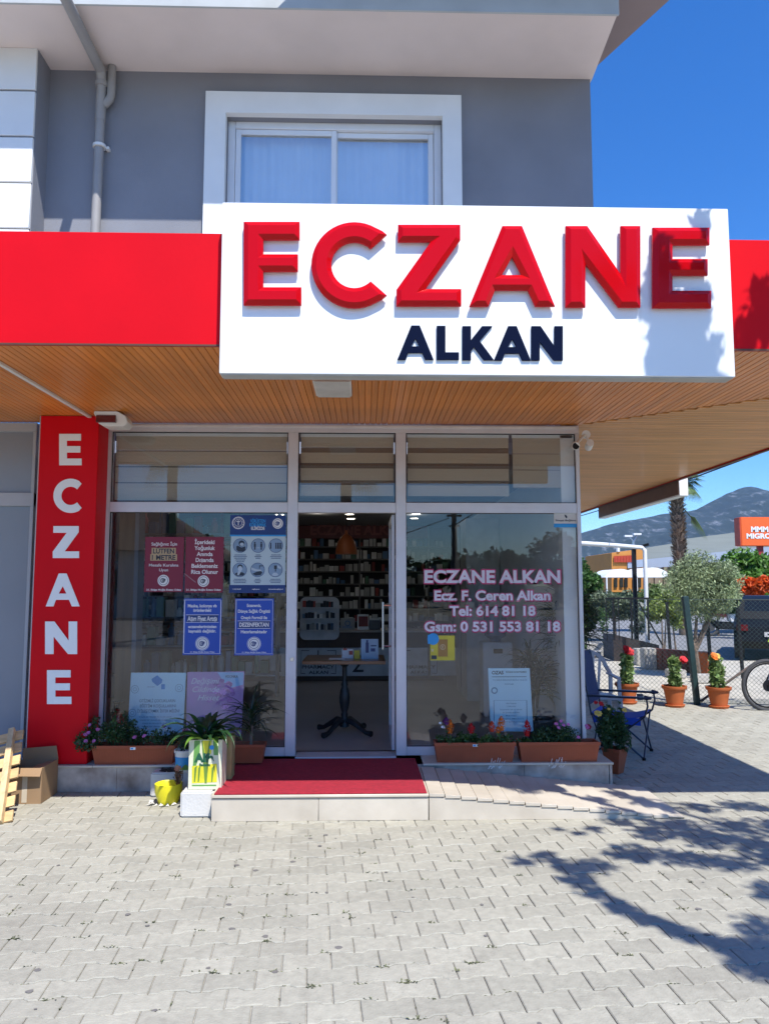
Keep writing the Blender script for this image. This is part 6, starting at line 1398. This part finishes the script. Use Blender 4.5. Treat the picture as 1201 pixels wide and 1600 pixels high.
# ------------------------------------------------------------------ across the road behind the viewer (seen mirrored in the glass)
for i,(x,y,h_,w_) in enumerate(((-34,-52,5.5,6),(-24,-50,6.5,5),(-9,-46,5,4.5),(0,-50,5.2,5),(9,-48,4.6,4.5),(16,-50,6,5),(24,-47,5.6,5),(33,-50,6.5,6),(-15,-56,6,5),(42,-52,6.5,6),(4.5,-53,4.2,5),(12.5,-54,4.6,5),(20,-53,4.8,5),(28,-54,5.2,5),(-4.5,-53,4.4,5))):
    c = Vector((x,y,0)); tree('roadside_tree',('rounded','broad','low','dense','small','leafy','wide','tall','bushy','far','short','shaggy','spreading','thick','squat')[i]+' dark tree in the row across the road behind the viewer','tree',c,[[c,c+Vector((0,0,h_*.5))]],blob(x,y,h_*.55,w_*.62,w_*.5,h_*.5,1800,16,100+i),LEAFD,.55,.6,120+i,.2,'trees across the road')
up_ = thing('utility_pole','dark concrete utility pole with a lamp arm across the road','utility pole',(6.9,-45,0))
m = MB(); m.tube([(6.9,-45,0),(6.9,-45,7.3)],[.26,.18],10); m.build('pole', M('dark concrete', (.08,.075,.07), .8), up_)
m = MB(); m.bar((6.3,-45,7.1),(7.5,-45,7.1),.15); m.bar((6.5,-45,6.3),(7.3,-45,6.3),.12); m.bar((6.9,-45,6.3),(8.3,-45,7.2),.09); m.build('cross_arm', BLACK, up_)
m = MB(); m.tube([(6.5,-45,6.9),(2,-47,5.4),(-4,-48,4.6),(-14,-50,5.2)],.03,4); m.build('wire', BLACK, up_)
hs = thing('opposite_house','low white house with brown hipped roof across the road behind the viewer','house',(-14,-30,0))
MB().box(-19,-9,-36,-28,0,3.6).build('house_wall', WHITEP, hs); m = MB(); m.v = [(-19.8,-36.8,3.6),(-8.2,-36.8,3.6),(-8.2,-27.2,3.6),(-19.8,-27.2,3.6),(-16,-32,6.3),(-12,-32,6.3)]; m.f = [(0,1,2,3),(0,1,5,4),(1,2,5),(2,3,4,5),(3,0,4)]; m.build('roof', M('brown tiles', (.22,.13,.09), .8), hs)
for x in (-17.5,-14.5,-11.5): MB().box(x,x+1.2,-27.99,-27.95,1.2,2.6).build('window', CG, hs)
for i,(x,y,h_) in enumerate(((-.6,-11.,6.2),(-6.6,-12.5,6.6))):
    pl3 = thing('roadside_palm',('nearer','farther')[i]+' fan palm on the kerb behind the viewer mirrored in the glass','palm tree',(x,y,0))
    m = MB(); m.tube([(x,y,0),(x,y,h_)],[.2,.17],10); m.build('trunk', BARK, pl3, smooth=True); r = random.Random(200+i)
    for k in range(28): m = MB(); fan(m,(x,y,h_),r.uniform(0,2*PI),r.uniform(-.9,1.2),r.uniform(1.2,1.7),r.uniform(.3,.7),18); m.build('fan_leaf', PLF, pl3, fixn=False)
# ------------------------------------------------------------------ air
hz_m = bpy.data.materials.new('air'); hz_m.use_nodes = True; n_ = hz_m.node_tree; n_.nodes.clear()
pv_ = n_.nodes.new('ShaderNodeVolumePrincipled'); pv_.inputs['Density'].default_value = HAZE; pv_.inputs['Color'].default_value = (.40,.66,1,1); pv_.inputs['Anisotropy'].default_value = .2
mo_ = n_.nodes.new('ShaderNodeOutputMaterial'); n_.links.new(pv_.outputs[0], mo_.inputs['Volume'])
if HAZE > 0:
    h = MB().box(-3600,5600,-120,2700,-13,420).build('haze', hz_m, loc=(0,0,0)); h['kind'] = 'stuff'
